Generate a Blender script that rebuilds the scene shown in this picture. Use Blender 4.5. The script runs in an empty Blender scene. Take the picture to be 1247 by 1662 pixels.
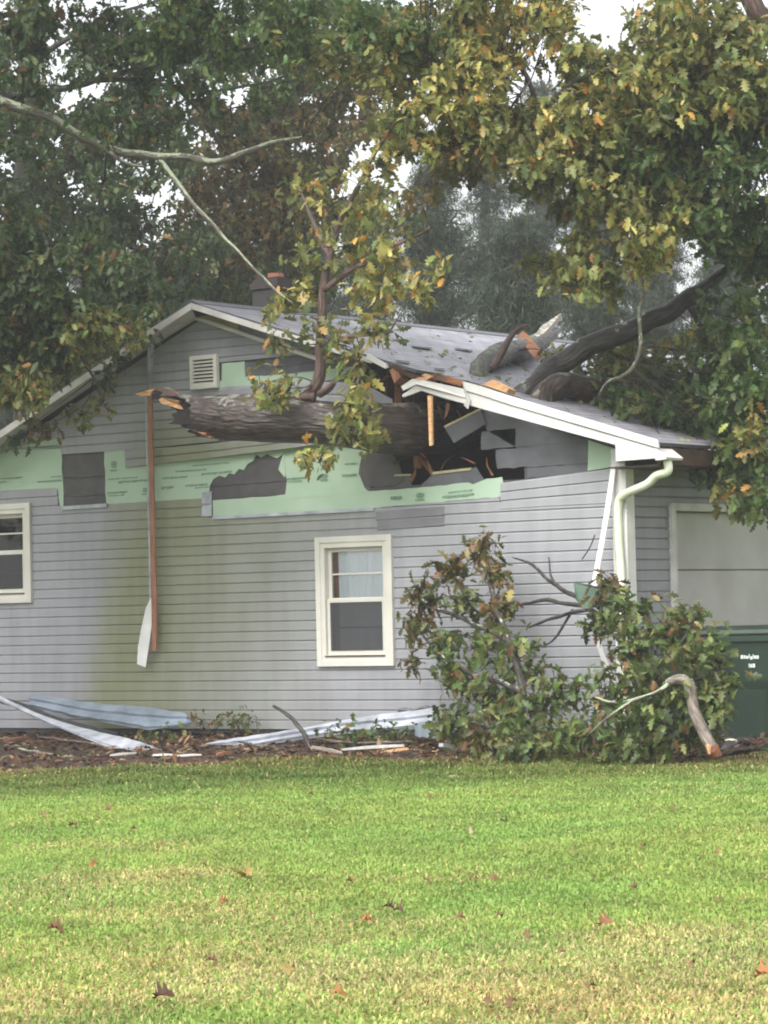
import bpy, math, random
import numpy as np
from mathutils import Vector, noise as mnoise
rng = np.random.default_rng(11)
random.seed(5)
scene = bpy.context.scene

# ------------------------------------------------------------------ camera
FPX = 4900.0; CX, CY = 623.5, 831.0
YAW = math.radians(37); PITCH = math.atan(174 / FPX); ROLL = 0.023
Fh = np.array([-math.sin(YAW), math.cos(YAW), 0]); Rh = np.array([math.cos(YAW), math.sin(YAW), 0]); U0 = np.array([0, 0, 1.])
F = Fh * math.cos(PITCH) + U0 * math.sin(PITCH); Uc = U0 * math.cos(PITCH) - Fh * math.sin(PITCH)
U = math.cos(ROLL) * Uc + math.sin(ROLL) * Rh; R = math.cos(ROLL) * Rh - math.sin(ROLL) * Uc
def ray(px, py): return F + R * ((px - CX) / FPX) - U * ((py - CY) / FPX)
CAM = -ray(1025, 1222) * 28.5
cd = bpy.data.cameras.new("camera"); co = bpy.data.objects.new("camera", cd); scene.collection.objects.link(co)
from mathutils import Matrix
M = Matrix(((R[0], U[0], -F[0], CAM[0]), (R[1], U[1], -F[1], CAM[1]), (R[2], U[2], -F[2], CAM[2]), (0, 0, 0, 1)))
co.matrix_world = M
cd.sensor_fit = 'HORIZONTAL'; cd.sensor_width = 36; cd.lens = 36 * FPX / 1247
cd.clip_start = 0.1; cd.clip_end = 600
scene.camera = co
scene.render.resolution_x = 768; scene.render.resolution_y = 1024

# ------------------------------------------------------------------ sky, sun, exposure
SUN_EL, SUN_AZ = math.radians(52), math.radians(-12)      # azimuth measured from -Y (in front of the gable)
w = bpy.data.worlds.new("World"); scene.world = w; w.use_nodes = True
nt = w.node_tree; nt.nodes.clear()
sky = nt.nodes.new('ShaderNodeTexSky'); sky.sky_type = 'NISHITA'; sky.sun_disc = False
sky.sun_elevation = SUN_EL; sky.sun_rotation = math.pi + SUN_AZ; sky.dust_density = 4; sky.air_density = 1.0
hsv = nt.nodes.new('ShaderNodeHueSaturation'); hsv.inputs['Saturation'].default_value = 0.18
bg = nt.nodes.new('ShaderNodeBackground'); bg.inputs[1].default_value = 0.15
wo = nt.nodes.new('ShaderNodeOutputWorld')
nt.links.new(sky.outputs[0], hsv.inputs['Color']); nt.links.new(hsv.outputs[0], bg.inputs[0]); nt.links.new(bg.outputs[0], wo.inputs[0])
sl = bpy.data.lights.new("sun", 'SUN'); sl.energy = 1.3; sl.angle = math.radians(22); sl.color = (1, 0.97, 0.93)
so = bpy.data.objects.new("sun", sl); scene.collection.objects.link(so)
sdir = Vector((math.sin(SUN_AZ) * math.cos(SUN_EL), -math.cos(SUN_AZ) * math.cos(SUN_EL), math.sin(SUN_EL)))
so.rotation_euler = sdir.to_track_quat('Z', 'Y').to_euler()
scene.view_settings.view_transform = 'Standard'; scene.view_settings.look = 'None'
scene.view_settings.exposure = 1.32; scene.view_settings.gamma = 1
scene.cycles.use_adaptive_sampling = True
scene.cycles.max_bounces = 8; scene.cycles.transparent_max_bounces = 12
scene.cycles.filter_width = 2.0
scene.cycles.use_denoising = True

# ------------------------------------------------------------------ projection helpers (photo pixel -> point on a real plane)
def P(px, py, Y=0.): d = ray(px, py); return CAM + d * ((Y - CAM[1]) / d[1])
def PX(px, py, X=0.): d = ray(px, py); return CAM + d * ((X - CAM[0]) / d[0])
def PZ(px, py, Z=0.): d = ray(px, py); return CAM + d * ((Z - CAM[2]) / d[2])
def PD(px, py, D): return CAM + ray(px, py) * D
def depth(p): return float((np.asarray(p) - CAM) @ F)
def gz(x, y):
    return 0.012 * np.minimum(0, y + 2.0) + 0.02 * np.sin(x * 0.9 + 1) * np.sin(y * 0.7) * np.clip((-y - 1) / 4, 0, 1)
def G(px, py):
    z = 0.
    for _ in range(6):
        p = PZ(px, py, z); z = float(gz(p[0], p[1]))
    return p
RIDGE = P(310, 489, -.3); EAVE = P(1070, 718, -.3); LEFT = P(0, 700, -.3)
MR = (EAVE[2] - RIDGE[2]) / (EAVE[0] - RIDGE[0]); ML = (RIDGE[2] - LEFT[2]) / (RIDGE[0] - LEFT[0])
HL = 12.0
XL = RIDGE[0] - (RIDGE[2] - EAVE[2]) / ML          # left eave x
def RF(px, py, lift=0.):                              # point of the right roof slope under a pixel
    d = ray(px, py); t = ((RIDGE[2] - CAM[2]) - MR * (RIDGE[0] - CAM[0])) / (d[2] - MR * d[0])
    p = CAM + d * t; p[2] += lift; return p

# ------------------------------------------------------------------ materials
def lin(c):
    return tuple(((v / 255) / 12.92 if v / 255 <= .04045 else ((v / 255 + .055) / 1.055) ** 2.4) for v in c)
def new_mat(name):
    m = bpy.data.materials.new(name); m.use_nodes = True
    return m, m.node_tree, m.node_tree.nodes['Principled BSDF']
def N(t, k, **kw):
    n = t.nodes.new(k)
    for a, b in kw.items(): setattr(n, a, b)
    return n
def ramp(t, stops, fac):
    r = N(t, 'ShaderNodeValToRGB'); e = r.color_ramp.elements
    while len(e) < len(stops): e.new(0.5)
    for q, (p, c) in zip(e, stops): q.position = p; q.color = (*c, 1) if len(c) == 3 else c
    t.links.new(fac, r.inputs[0]); return r.outputs[0]
def noise_mat(name, c0, c1, scale=6, rough=.6, bump=.2, bscale=40, coord='Object', stretch=(1, 1, 1), detail=5, spec=.4, c2=None, metallic=0, bdist=0.01):
    m, t, b = new_mat(name)
    tc = N(t, 'ShaderNodeTexCoord'); mp = N(t, 'ShaderNodeMapping'); mp.inputs['Scale'].default_value = stretch
    t.links.new(tc.outputs[coord], mp.inputs[0])
    n = N(t, 'ShaderNodeTexNoise'); n.inputs['Scale'].default_value = scale; n.inputs['Detail'].default_value = detail
    t.links.new(mp.outputs[0], n.inputs['Vector'])
    st = [(.3, c0), (.7, c1)] if c2 is None else [(.28, c0), (.5, c1), (.72, c2)]
    t.links.new(ramp(t, st, n.outputs[0]), b.inputs['Base Color'])
    b.inputs['Roughness'].default_value = rough; b.inputs['Specular IOR Level'].default_value = spec
    b.inputs['Metallic'].default_value = metallic
    if bump:
        n2 = N(t, 'ShaderNodeTexNoise'); n2.inputs['Scale'].default_value = bscale; n2.inputs['Detail'].default_value = 4
        t.links.new(mp.outputs[0], n2.inputs['Vector'])
        bp = N(t, 'ShaderNodeBump'); bp.inputs['Strength'].default_value = bump; bp.inputs['Distance'].default_value = bdist
        t.links.new(n2.outputs[0], bp.inputs['Height']); t.links.new(bp.outputs[0], b.inputs['Normal'])
    return m

def siding_mat(name, g0, g1, algae=True):
    m, t, b = new_mat(name)
    tc = N(t, 'ShaderNodeTexCoord'); sp = N(t, 'ShaderNodeSeparateXYZ'); t.links.new(tc.outputs['Object'], sp.inputs[0])
    n = N(t, 'ShaderNodeTexNoise'); n.inputs['Scale'].default_value = 2.2; n.inputs['Detail'].default_value = 6
    mp = N(t, 'ShaderNodeMapping'); mp.inputs['Scale'].default_value = (1, 1, .45); t.links.new(tc.outputs['Object'], mp.inputs[0]); t.links.new(mp.outputs[0], n.inputs['Vector'])
    base = ramp(t, [(.3, g0), (.7, g1)], n.outputs[0])
    out = base
    if algae:
        # e = x + .33*(2.4-z) + noise : edge of the algae stain at x about -6.6
        z1 = N(t, 'ShaderNodeMath', operation='MULTIPLY_ADD'); t.links.new(sp.outputs['Z'], z1.inputs[0]); z1.inputs[1].default_value = -.30; t.links.new(sp.outputs['X'], z1.inputs[2])
        nn = N(t, 'ShaderNodeMath', operation='MULTIPLY_ADD'); t.links.new(n.outputs[0], nn.inputs[0]); nn.inputs[1].default_value = .9; t.links.new(z1.outputs[0], nn.inputs[2])
        mr = N(t, 'ShaderNodeMapRange'); mr.inputs['From Min'].default_value = -6.95; mr.inputs['From Max'].default_value = -2.6; t.links.new(nn.outputs[0], mr.inputs[0])
        fac = ramp(t, [(0, (0, 0, 0)), (.08, (.50, .50, .50)), (.15, (.85, .85, .85)), (.28, (.72, .72, .72)), (.6, (.33, .33, .33)), (.9, (.03, .03, .03))], mr.outputs[0])
        mz = N(t, 'ShaderNodeMapRange'); mz.inputs['From Min'].default_value = 3.75; mz.inputs['From Max'].default_value = 3.2; t.links.new(sp.outputs['Z'], mz.inputs[0])
        mu = N(t, 'ShaderNodeMath', operation='MULTIPLY'); t.links.new(fac, mu.inputs[0]); t.links.new(mz.outputs[0], mu.inputs[1])
        mx = N(t, 'ShaderNodeMix', data_type='RGBA'); t.links.new(mu.outputs[0], mx.inputs[0]); t.links.new(base, mx.inputs[6]); mx.inputs[7].default_value = (.165, .18, .075, 1)
        out = mx.outputs[2]
    # streaks of dirt
    n3 = N(t, 'ShaderNodeTexNoise'); n3.inputs['Scale'].default_value = 9; n3.inputs['Detail'].default_value = 5
    mp3 = N(t, 'ShaderNodeMapping'); mp3.inputs['Scale'].default_value = (1, 1, .15); t.links.new(tc.outputs['Object'], mp3.inputs[0]); t.links.new(mp3.outputs[0], n3.inputs['Vector'])
    d = ramp(t, [(.35, (.91, .91, .90)), (.6, (1, 1, 1))], n3.outputs[0])
    ml = N(t, 'ShaderNodeMix', data_type='RGBA', blend_type='MULTIPLY'); ml.inputs[0].default_value = 1; t.links.new(out, ml.inputs[6]); t.links.new(d, ml.inputs[7])
    t.links.new(ml.outputs[2], b.inputs['Base Color'])
    b.inputs['Roughness'].default_value = .42; b.inputs['Specular IOR Level'].default_value = .45
    return m

def leaf_mat(name, trans=.35, rough=.45, spec=.35):
    m, t, b = new_mat(name)
    a = N(t, 'ShaderNodeAttribute'); a.attribute_name = 'Col'
    t.links.new(a.outputs['Color'], b.inputs['Base Color']); b.inputs['Roughness'].default_value = rough; b.inputs['Specular IOR Level'].default_value = spec
    tr = N(t, 'ShaderNodeBsdfTranslucent'); t.links.new(a.outputs['Color'], tr.inputs[0])
    mx = N(t, 'ShaderNodeMixShader'); mx.inputs[0].default_value = trans
    t.links.new(b.outputs[0], mx.inputs[1]); t.links.new(tr.outputs[0], mx.inputs[2])
    t.links.new(mx.outputs[0], t.nodes['Material Output'].inputs[0])
    return m

def bark_mat(name, c0, c1, lichen=(.42, .47, .34), lich=.5, wet=.45, fleck=True):
    """bark: furrows along the limb (uv.y runs along it), pale lichen mostly on upper sides"""
    m, t, b = new_mat(name)
    uv = N(t, 'ShaderNodeUVMap'); tc = N(t, 'ShaderNodeTexCoord')
    mp = N(t, 'ShaderNodeMapping'); mp.inputs['Scale'].default_value = (22, 5.5, 1); t.links.new(uv.outputs[0], mp.inputs[0])
    v = N(t, 'ShaderNodeTexVoronoi'); v.feature = 'DISTANCE_TO_EDGE'; v.inputs['Scale'].default_value = 1.0; t.links.new(mp.outputs[0], v.inputs['Vector'])
    nw = N(t, 'ShaderNodeTexNoise'); nw.inputs['Scale'].default_value = 1.3; nw.inputs['Detail'].default_value = 6; t.links.new(mp.outputs[0], nw.inputs['Vector'])
    mh = N(t, 'ShaderNodeMath', operation='ADD'); t.links.new(v.outputs[0], mh.inputs[0]); t.links.new(nw.outputs[0], mh.inputs[1])
    col = ramp(t, [(.38, c0), (1.0, c1)], mh.outputs[0])
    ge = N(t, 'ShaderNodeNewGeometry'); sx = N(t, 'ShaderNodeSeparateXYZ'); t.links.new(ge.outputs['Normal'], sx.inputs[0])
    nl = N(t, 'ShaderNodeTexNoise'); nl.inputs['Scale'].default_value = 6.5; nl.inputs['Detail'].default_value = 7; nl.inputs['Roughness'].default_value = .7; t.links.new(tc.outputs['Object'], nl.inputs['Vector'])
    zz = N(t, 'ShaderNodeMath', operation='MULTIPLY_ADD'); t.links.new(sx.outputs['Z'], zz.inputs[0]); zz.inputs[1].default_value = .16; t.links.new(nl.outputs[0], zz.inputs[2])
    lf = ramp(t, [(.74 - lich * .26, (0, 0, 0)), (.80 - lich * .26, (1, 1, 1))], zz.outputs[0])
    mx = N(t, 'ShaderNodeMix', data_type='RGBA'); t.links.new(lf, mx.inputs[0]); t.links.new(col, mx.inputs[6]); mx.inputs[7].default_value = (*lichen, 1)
    t.links.new(mx.outputs[2], b.inputs['Base Color'])
    b.inputs['Roughness'].default_value = wet
    bp = N(t, 'ShaderNodeBump'); bp.inputs['Strength'].default_value = .9; bp.inputs['Distance'].default_value = .02
    t.links.new(mh.outputs[0], bp.inputs['Height']); t.links.new(bp.outputs[0], b.inputs['Normal'])
    return m

MT = {}
MT['siding'] = siding_mat('vinyl_siding', (.238, .243, .262), (.285, .289, .310))
MT['siding_dark'] = noise_mat('vinyl_siding_darker', (.10, .10, .105), (.21, .21, .225), scale=1.6, rough=.5, bump=0)
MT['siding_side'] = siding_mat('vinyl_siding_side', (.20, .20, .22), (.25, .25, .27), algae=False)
MT['siding_loose'] = noise_mat('loose_vinyl', (.20, .215, .24), (.44, .46, .51), scale=5, rough=.45, detail=9, bump=.05)
MT['siding_blue'] = noise_mat('blue_grey_vinyl', (.13, .16, .19), (.27, .32, .38), scale=4, rough=.45, detail=9, bump=.05)
MT['foam'] = noise_mat('green_foam', (.31, .42, .31), (.37, .48, .37), scale=2.5, rough=.7, bump=.1, bscale=8)
MT['ink'] = noise_mat('foam_print', (.12, .20, .15), (.20, .30, .22), scale=30, rough=.8, bump=0)
MT['board'] = noise_mat('fibreboard', (.052, .048, .05), (.085, .08, .084), scale=5, rough=.75, bump=.25, bscale=60)
MT['board_light'] = noise_mat('fibreboard_face', (.072, .074, .084), (.108, .110, .122), scale=5, rough=.7, bump=.2, bscale=60)
MT['board_edge'] = noise_mat('fibreboard_edge', (.30, .26, .14), (.42, .37, .22), scale=12, rough=.8, bump=.2)
MT['dark'] = noise_mat('attic_dark', (.008, .007, .007), (.018, .016, .016), scale=5, rough=.9, bump=.2)  # near-black colour carries the darkness of the unlit interior
MT['white'] = noise_mat('white_paint', (.56, .545, .53), (.66, .65, .635), scale=4, rough=.4, bump=.05)
MT['whitegrey'] = noise_mat('weathered_white', (.42, .40, .38), (.60, .58, .56), scale=5, rough=.5, bump=.1)
MT['cream'] = noise_mat('mossy_white', (.50, .56, .40), (.74, .74, .62), scale=4, rough=.4, bump=.05)
MT['window_white'] = noise_mat('window_vinyl', (.52, .505, .44), (.60, .585, .53), scale=3, rough=.4, bump=.03)
MT['curtain'] = noise_mat('curtain_cloth', (.86, .85, .83), (.90, .90, .88), scale=4, rough=.9, bump=.1)
MT['copper'] = noise_mat('weathered_wood', (.20, .085, .045), (.34, .16, .095), scale=5, rough=.6, bump=.3, stretch=(8, 8, 1))
MT['fresh'] = noise_mat('fresh_split_wood', (.50, .24, .10), (.75, .47, .26), scale=5, rough=.7, bump=.5, stretch=(2, 8, 8))
MT['rust'] = noise_mat('old_split_wood', (.13, .05, .025), (.33, .14, .06), scale=7, rough=.8, bump=.5)
MT['tan'] = noise_mat('roof_sheathing', (.30, .26, .15), (.45, .40, .25), scale=3, rough=.8, bump=.2)
MT['hollow'] = noise_mat('rotten_heartwood', (.012, .010, .012), (.035, .028, .03), scale=8, rough=.9, bump=.6)
MT['bark'] = bark_mat('fallen_bark', (.009, .006, .005), (.088, .062, .050), lichen=(.20, .20, .165), lich=.34)  # lichen patches also stand for pale glints along the trunk's upper side
MT['bark_top'] = bark_mat('limb_bark', (.018, .015, .014), (.062, .053, .048), lich=.2)
MT['bark_lichen'] = bark_mat('lichen_bark', (.06, .055, .045), (.17, .15, .125), lichen=(.30, .34, .23), lich=.80, wet=.7)
MT['bark_mossy'] = bark_mat('mossy_bark', (.03, .026, .023), (.15, .125, .115), lichen=(.13, .155, .10), lich=.5, wet=.6)
MT['bark_grey'] = bark_mat('grey_bark', (.09, .075, .06), (.30, .25, .21), lichen=(.50, .52, .42), lich=.35, wet=.7)
MT['bark_red'] = bark_mat('reddish_bark', (.06, .035, .03), (.17, .11, .095), lich=.12, wet=.6)
MT['bark_far'] = noise_mat('far_bark', (.03, .026, .024), (.08, .07, .065), scale=4, rough=.9, bump=.3)
MT['leaf'] = leaf_mat('leaf', .42)
MT['leaf_far'] = leaf_mat('far_leaf', .25, .6, .2)
MT['blade'] = leaf_mat('grass_blade', .4, .5, .3)
MT['dryleaf'] = leaf_mat('dry_leaf', .15, .6, .3)
MT['bin'] = noise_mat('green_plastic', (.010, .024, .016), (.018, .036, .024), scale=3, rough=.42, bump=.05)
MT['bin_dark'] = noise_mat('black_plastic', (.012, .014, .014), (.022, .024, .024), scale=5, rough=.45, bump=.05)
MT['mark'] = noise_mat('white_print', (.50, .55, .52), (.70, .74, .70), scale=20, rough=.6, bump=0)
MT['garage'] = noise_mat('garage_door_paint', (.38, .365, .36), (.48, .465, .46), scale=2, rough=.6, bump=.25, bscale=120, detail=9)
MT['brick_top'] = noise_mat('terracotta', (.17, .055, .035), (.26, .10, .06), scale=8, rough=.8, bump=.2)
MT['fascia_dark'] = noise_mat('dark_brown_wood', (.035, .022, .017), (.085, .05, .035), scale=5, rough=.6, bump=.3)
MT['mulch'] = noise_mat('mulch', (.016, .010, .007), (.05, .028, .018), scale=14, rough=.95, bump=1, bscale=45, c2=(.075, .047, .03), bdist=.03)
MT['soil'] = noise_mat('lawn_thatch', (.09, .15, .035), (.15, .21, .06), scale=9, rough=.95, bump=.8, bscale=60, c2=(.21, .21, .085), detail=10)
MT['stone'] = noise_mat('pale_stone', (.30, .30, .29), (.45, .45, .43), scale=9, rough=.8, bump=.4)

def brick_mat(name, c0, c1, mortar, sc, rough=.8, w=.5, h=.25, msize=.015, uvn=False, offset=.5):
    m, t, b = new_mat(name)
    src = N(t, 'ShaderNodeUVMap').outputs[0] if uvn else N(t, 'ShaderNodeTexCoord').outputs['Object']
    mp = N(t, 'ShaderNodeMapping'); t.links.new(src, mp.inputs[0])
    br = N(t, 'ShaderNodeTexBrick'); br.offset = offset
    br.inputs['Color1'].default_value = (*c0, 1); br.inputs['Color2'].default_value = (*c1, 1); br.inputs['Mortar'].default_value = (*mortar, 1)
    br.inputs['Scale'].default_value = sc; br.inputs['Mortar Size'].default_value = msize; br.inputs['Brick Width'].default_value = w; br.inputs['Row Height'].default_value = h
    br.inputs['Mortar Smooth'].default_value = .1
    t.links.new(mp.outputs[0], br.inputs['Vector'])
    n = N(t, 'ShaderNodeTexNoise'); n.inputs['Scale'].default_value = 3; n.inputs['Detail'].default_value = 8; t.links.new(src, n.inputs['Vector'])
    ml = N(t, 'ShaderNodeMix', data_type='RGBA', blend_type='MULTIPLY'); ml.inputs[0].default_value = 1
    t.links.new(br.outputs[0], ml.inputs[6]); t.links.new(ramp(t, [(.3, (.72, .72, .74)), (.7, (1.15, 1.15, 1.15))], n.outputs[0]), ml.inputs[7])
    t.links.new(ml.outputs[2], b.inputs['Base Color']); b.inputs['Roughness'].default_value = rough
    n2 = N(t, 'ShaderNodeTexNoise'); n2.inputs['Scale'].default_value = 160; t.links.new(src, n2.inputs['Vector'])
    ad = N(t, 'ShaderNodeMath', operation='MULTIPLY_ADD'); t.links.new(br.outputs['Fac'], ad.inputs[0]); ad.inputs[1].default_value = -1.0; t.links.new(n2.outputs[0], ad.inputs[2])
    bp = N(t, 'ShaderNodeBump'); bp.inputs['Strength'].default_value = .6; bp.inputs['Distance'].default_value = .01
    t.links.new(ad.outputs[0], bp.inputs['Height']); t.links.new(bp.outputs[0], b.inputs['Normal'])
    return m
MT['shingle'] = brick_mat('asphalt_shingle', (.25, .245, .275), (.34, .335, .37), (.08, .08, .09), 1, rough=.40, w=.30, h=.142, msize=.010, uvn=True)
MT['brick'] = brick_mat('chimney_brick', (.013, .008, .007), (.028, .015, .013), (.02, .018, .017), 1, w=.2, h=.067, msize=.008)

def glass_mat(name, tint=(.9, .93, .95), refl=.10):
    m, t, b = new_mat(name)
    t.nodes.remove(b)
    tr = N(t, 'ShaderNodeBsdfTransparent'); tr.inputs[0].default_value = (*tint, 1)
    gl = N(t, 'ShaderNodeBsdfGlossy'); gl.inputs['Roughness'].default_value = .03
    fr = N(t, 'ShaderNodeFresnel'); fr.inputs[0].default_value = 1.5
    ad = N(t, 'ShaderNodeMath', operation='ADD'); t.links.new(fr.outputs[0], ad.inputs[0]); ad.inputs[1].default_value = refl - .04
    mx = N(t, 'ShaderNodeMixShader'); t.links.new(ad.outputs[0], mx.inputs[0]); t.links.new(tr.outputs[0], mx.inputs[1]); t.links.new(gl.outputs[0], mx.inputs[2])
    t.links.new(mx.outputs[0], t.nodes['Material Output'].inputs[0]); return m
MT['glass'] = glass_mat('window_glass')
def screen_mat():
    m, t, b = new_mat('insect_screen')
    b.inputs['Base Color'].default_value = (.06, .06, .065, 1); b.inputs['Roughness'].default_value = .6
    tr = N(t, 'ShaderNodeBsdfTransparent'); mx = N(t, 'ShaderNodeMixShader'); mx.inputs[0].default_value = .48
    t.links.new(tr.outputs[0], mx.inputs[1]); t.links.new(b.outputs[0], mx.inputs[2]); t.links.new(mx.outputs[0], t.nodes['Material Output'].inputs[0]); return m
MT['screen'] = screen_mat()

# ------------------------------------------------------------------ object helpers
col = scene.collection
def tag(o, label=None, cat=None, group=None, kind=None):
    if label: o['label'] = label
    if cat: o['category'] = cat
    if group: o['group'] = group
    if kind: o['kind'] = kind
    return o
def thing(name, label, cat, loc=(0, 0, 0), group=None):
    o = bpy.data.objects.new(name, None); col.objects.link(o); o.location = Vector([float(v) for v in loc])
    o.empty_display_size = .2
    return tag(o, label, cat, group)
def origin(parent):
    v = np.zeros(3)
    while parent is not None:
        v += np.array(parent.location); parent = parent.parent
    return v
class MB:
    def __init__(s): s.v = []; s.f = []; s.uv = []; s.m = []; s.mi = 0; s.hasuv = False
    def add(s, verts, faces, uvs=None):
        o = len(s.v); s.v += [tuple(map(float, v)) for v in verts]
        for k, f in enumerate(faces):
            s.f.append([i + o for i in f]); s.m.append(s.mi)
            if uvs is not None: s.uv.append(uvs[k]); s.hasuv = True
            else: s.uv.append([(0, 0)] * len(f))
        return s
    def prism(s, pts, back):
        """front outline pts (3D), extruded by vector back"""
        pts = [np.array(p, float) for p in pts]; back = np.array(back, float); n = len(pts)
        nrm = np.zeros(3)
        for i in range(n): nrm += np.cross(pts[i], pts[(i + 1) % n])
        if nrm @ back > 0: pts = pts[::-1]
        v = pts + [p + back for p in pts]
        f = [list(range(n)), list(range(2 * n - 1, n - 1, -1))] + [[(i + 1) % n, i, i + n, (i + 1) % n + n] for i in range(n)]
        return s.add(v, f)
    def box(s, lo, hi):
        x0, y0, z0 = lo; x1, y1, z1 = hi
        v = [(x0, y0, z0), (x1, y0, z0), (x1, y1, z0), (x0, y1, z0), (x0, y0, z1), (x1, y0, z1), (x1, y1, z1), (x0, y1, z1)]
        return s.add(v, [[0, 3, 2, 1], [4, 5, 6, 7], [0, 1, 5, 4], [1, 2, 6, 5], [2, 3, 7, 6], [3, 0, 4, 7]])
    def tube(s, path, rad, n=10, rough=0., cap=True, seed=0., flat=(1, 1), rfreq=3.0):
        path = [np.array(p, float) for p in path]; L = 0.; prev = None; ref = np.array([.13, .21, .97]); o = len(s.v)
        rings = []; ls = []
        for i, p in enumerate(path):
            t = path[min(i + 1, len(path) - 1)] - path[max(i - 1, 0)]; t /= (np.linalg.norm(t) + 1e-9)
            if prev is None:
                a = np.cross(t, ref)
                if np.linalg.norm(a) < .2: a = np.cross(t, (1, 0, 0))
            else: a = prev - t * (prev @ t)
            a /= np.linalg.norm(a); b = np.cross(t, a); prev = a
            if i: L += np.linalg.norm(p - path[i - 1])
            ls.append(L); ring = []
            for k in range(n):
                an = 2 * math.pi * k / n
                d = a * math.cos(an) * flat[0] + b * math.sin(an) * flat[1]; r = rad[i]
                if rough:
                    q = (p + d * r) * rfreq / max(.05, 1)
                    r *= 1 + rough * mnoise.noise(Vector((q[0] + seed, q[1], q[2]))) + rough * .6 * mnoise.noise(Vector((q[0] * 4, q[1] * 4 + seed, q[2] * 4)))
                ring.append(p + d * r)
            rings.append(ring)
        v = [q for r in rings for q in r]; f = []; uv = []
        for i in range(len(path) - 1):
            c0 = 2 * math.pi * max(rad[i], .004)
            for k in range(n):
                f.append([i * n + k, i * n + (k + 1) % n, (i + 1) * n + (k + 1) % n, (i + 1) * n + k])
                u0, u1 = c0 * k / n, c0 * (k + 1) / n
                uv.append([(u0, ls[i]), (u1, ls[i]), (u1, ls[i + 1]), (u0, ls[i + 1])])
        if cap:
            f.append(list(range(n - 1, -1, -1))); uv.append([(0, 0)] * n)
            f.append([(len(path) - 1) * n + k for k in range(n)]); uv.append([(0, 0)] * n)
        s.add(v, f, uv); return s
    def build(s, name, mat, parent=None, smooth=False, bevel=0.):
        me = bpy.data.meshes.new(name); off = origin(parent)
        me.from_pydata([tuple(np.array(v) - off) for v in s.v], [], s.f)
        for mm in (mat if isinstance(mat, (list, tuple)) else [mat]): me.materials.append(mm)
        me.polygons.foreach_set('material_index', s.m)
        if s.hasuv:
            u = me.uv_layers.new(name='UVMap'); u.data.foreach_set('uv', np.array([c for f in s.uv for q in f for c in q], dtype=np.float32))
        if smooth: me.polygons.foreach_set('use_smooth', [True] * len(me.polygons))
        me.update()
        o = bpy.data.objects.new(name, me); col.objects.link(o)
        if parent: o.parent = parent
        if bevel:
            b = o.modifiers.new('bevel', 'BEVEL'); b.width = bevel; b.segments = 2; b.limit_method = 'ANGLE'
        return o
def pxprism(mb, pts, Y, thick):
    return mb.prism([P(a, b, Y) for a, b in pts], (0, thick, 0))
def spline(pts, k=6):
    """Catmull-Rom through points (any dimension)"""
    p = [np.array(q, float) for q in pts]
    if len(p) < 3: return [p[0] + (p[-1] - p[0]) * t for t in np.linspace(0, 1, k + 1)]
    p = [2 * p[0] - p[1]] + p + [2 * p[-1] - p[-2]]; out = []
    for i in range(1, len(p) - 2):
        for j in range(k):
            t = j / k
            out.append(.5 * ((2 * p[i]) + (p[i + 1] - p[i - 1]) * t + (2 * p[i - 1] - 5 * p[i] + 4 * p[i + 1] - p[i + 2]) * t * t + (3 * p[i] - p[i - 1] - 3 * p[i + 1] + p[i + 2]) * t ** 3))
    out.append(p[-2]); return out
def limb_path(pts, k=6):
    """pts: (px, py, Y, radius in px) -> path and radii in metres"""
    q = []
    for a, b, Y, r in pts:
        p = P(a, b, Y); q.append((*p, r * depth(p) / FPX))
    s = spline(q, k); return [v[:3] for v in s], [max(.002, float(v[3])) for v in s]
def limb_path_d(pts, k=6):
    q = []
    for a, b, D, r in pts:
        p = PD(a, b, D); q.append((*p, r * D / FPX))
    s = spline(q, k); return [v[:3] for v in s], [max(.002, float(v[3])) for v in s]
def wiggle(path, amp, f=2., seed=0.):
    return [np.array(p) + amp * np.array([mnoise.noise(Vector((p[0] * f + seed, p[1] * f, p[2] * f))), mnoise.noise(Vector((p[0] * f, p[1] * f + seed + 9, p[2] * f))), mnoise.noise(Vector((p[0] * f, p[1] * f, p[2] * f + seed + 17)))]) for p in path]

# ---- leaves
def oak_template(fine=True):
    if fine:
        h = [(0, 0.008), (.12, .02), (.24, .17), (.33, .07), (.48, .26), (.58, .09), (.72, .24), (.80, .10), (.92, .12), (1, 0.)]
    else:
        h = [(0, .01), (.3, .20), (.45, .08), (.66, .26), (.82, .10), (1, 0.)]
    v = []; f = []; n = len(h)
    for t, y in h: v.append((t, 0, 0))
    for sgn in (1, -1):
        for t, y in h: v.append((t + (.06 if y > .15 else 0), sgn * y, 0))
    for i in range(n - 1):
        f.append((i, i + 1, n + i + 1, n + i)); f.append((i + 1, i, 2 * n + i, 2 * n + i + 1))
    v = np.array(v, float); v[:, 1] *= 1.35
    v[:, 2] = .35 * np.abs(v[:, 1]) - .22 * v[:, 0] ** 2
    return v, f
OAK = oak_template(True); OAKC = oak_template(False)
def variants(T):
    v, f = T; out = []
    for bend, fold, twist, wd in ((.22, .35, 0, 1), (.60, .15, .5, .9), (-.15, .75, -.35, .8), (.85, .55, .2, 1.1)):
        w_ = v.copy(); w_[:, 1] *= wd; w_[:, 2] = fold * np.abs(v[:, 1]) - bend * v[:, 0] ** 2 + twist * v[:, 1] * v[:, 0]; out.append((w_, f))
    return out
OAKV = variants(OAK); OAKCV = variants(OAKC)
_d = np.array([(0, 0, 0), (.45, .24, .06), (1, 0, -.18), (.45, -.24, .06)], float)
DIAM = (_d, [(0, 1, 2, 3)])
_nd = np.array([(0, .0, 0), (.5, .045, .02), (1, 0, -.1), (.5, -.045, .02)], float)
NEED = (_nd, [(0, 1, 2, 3)])
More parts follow.
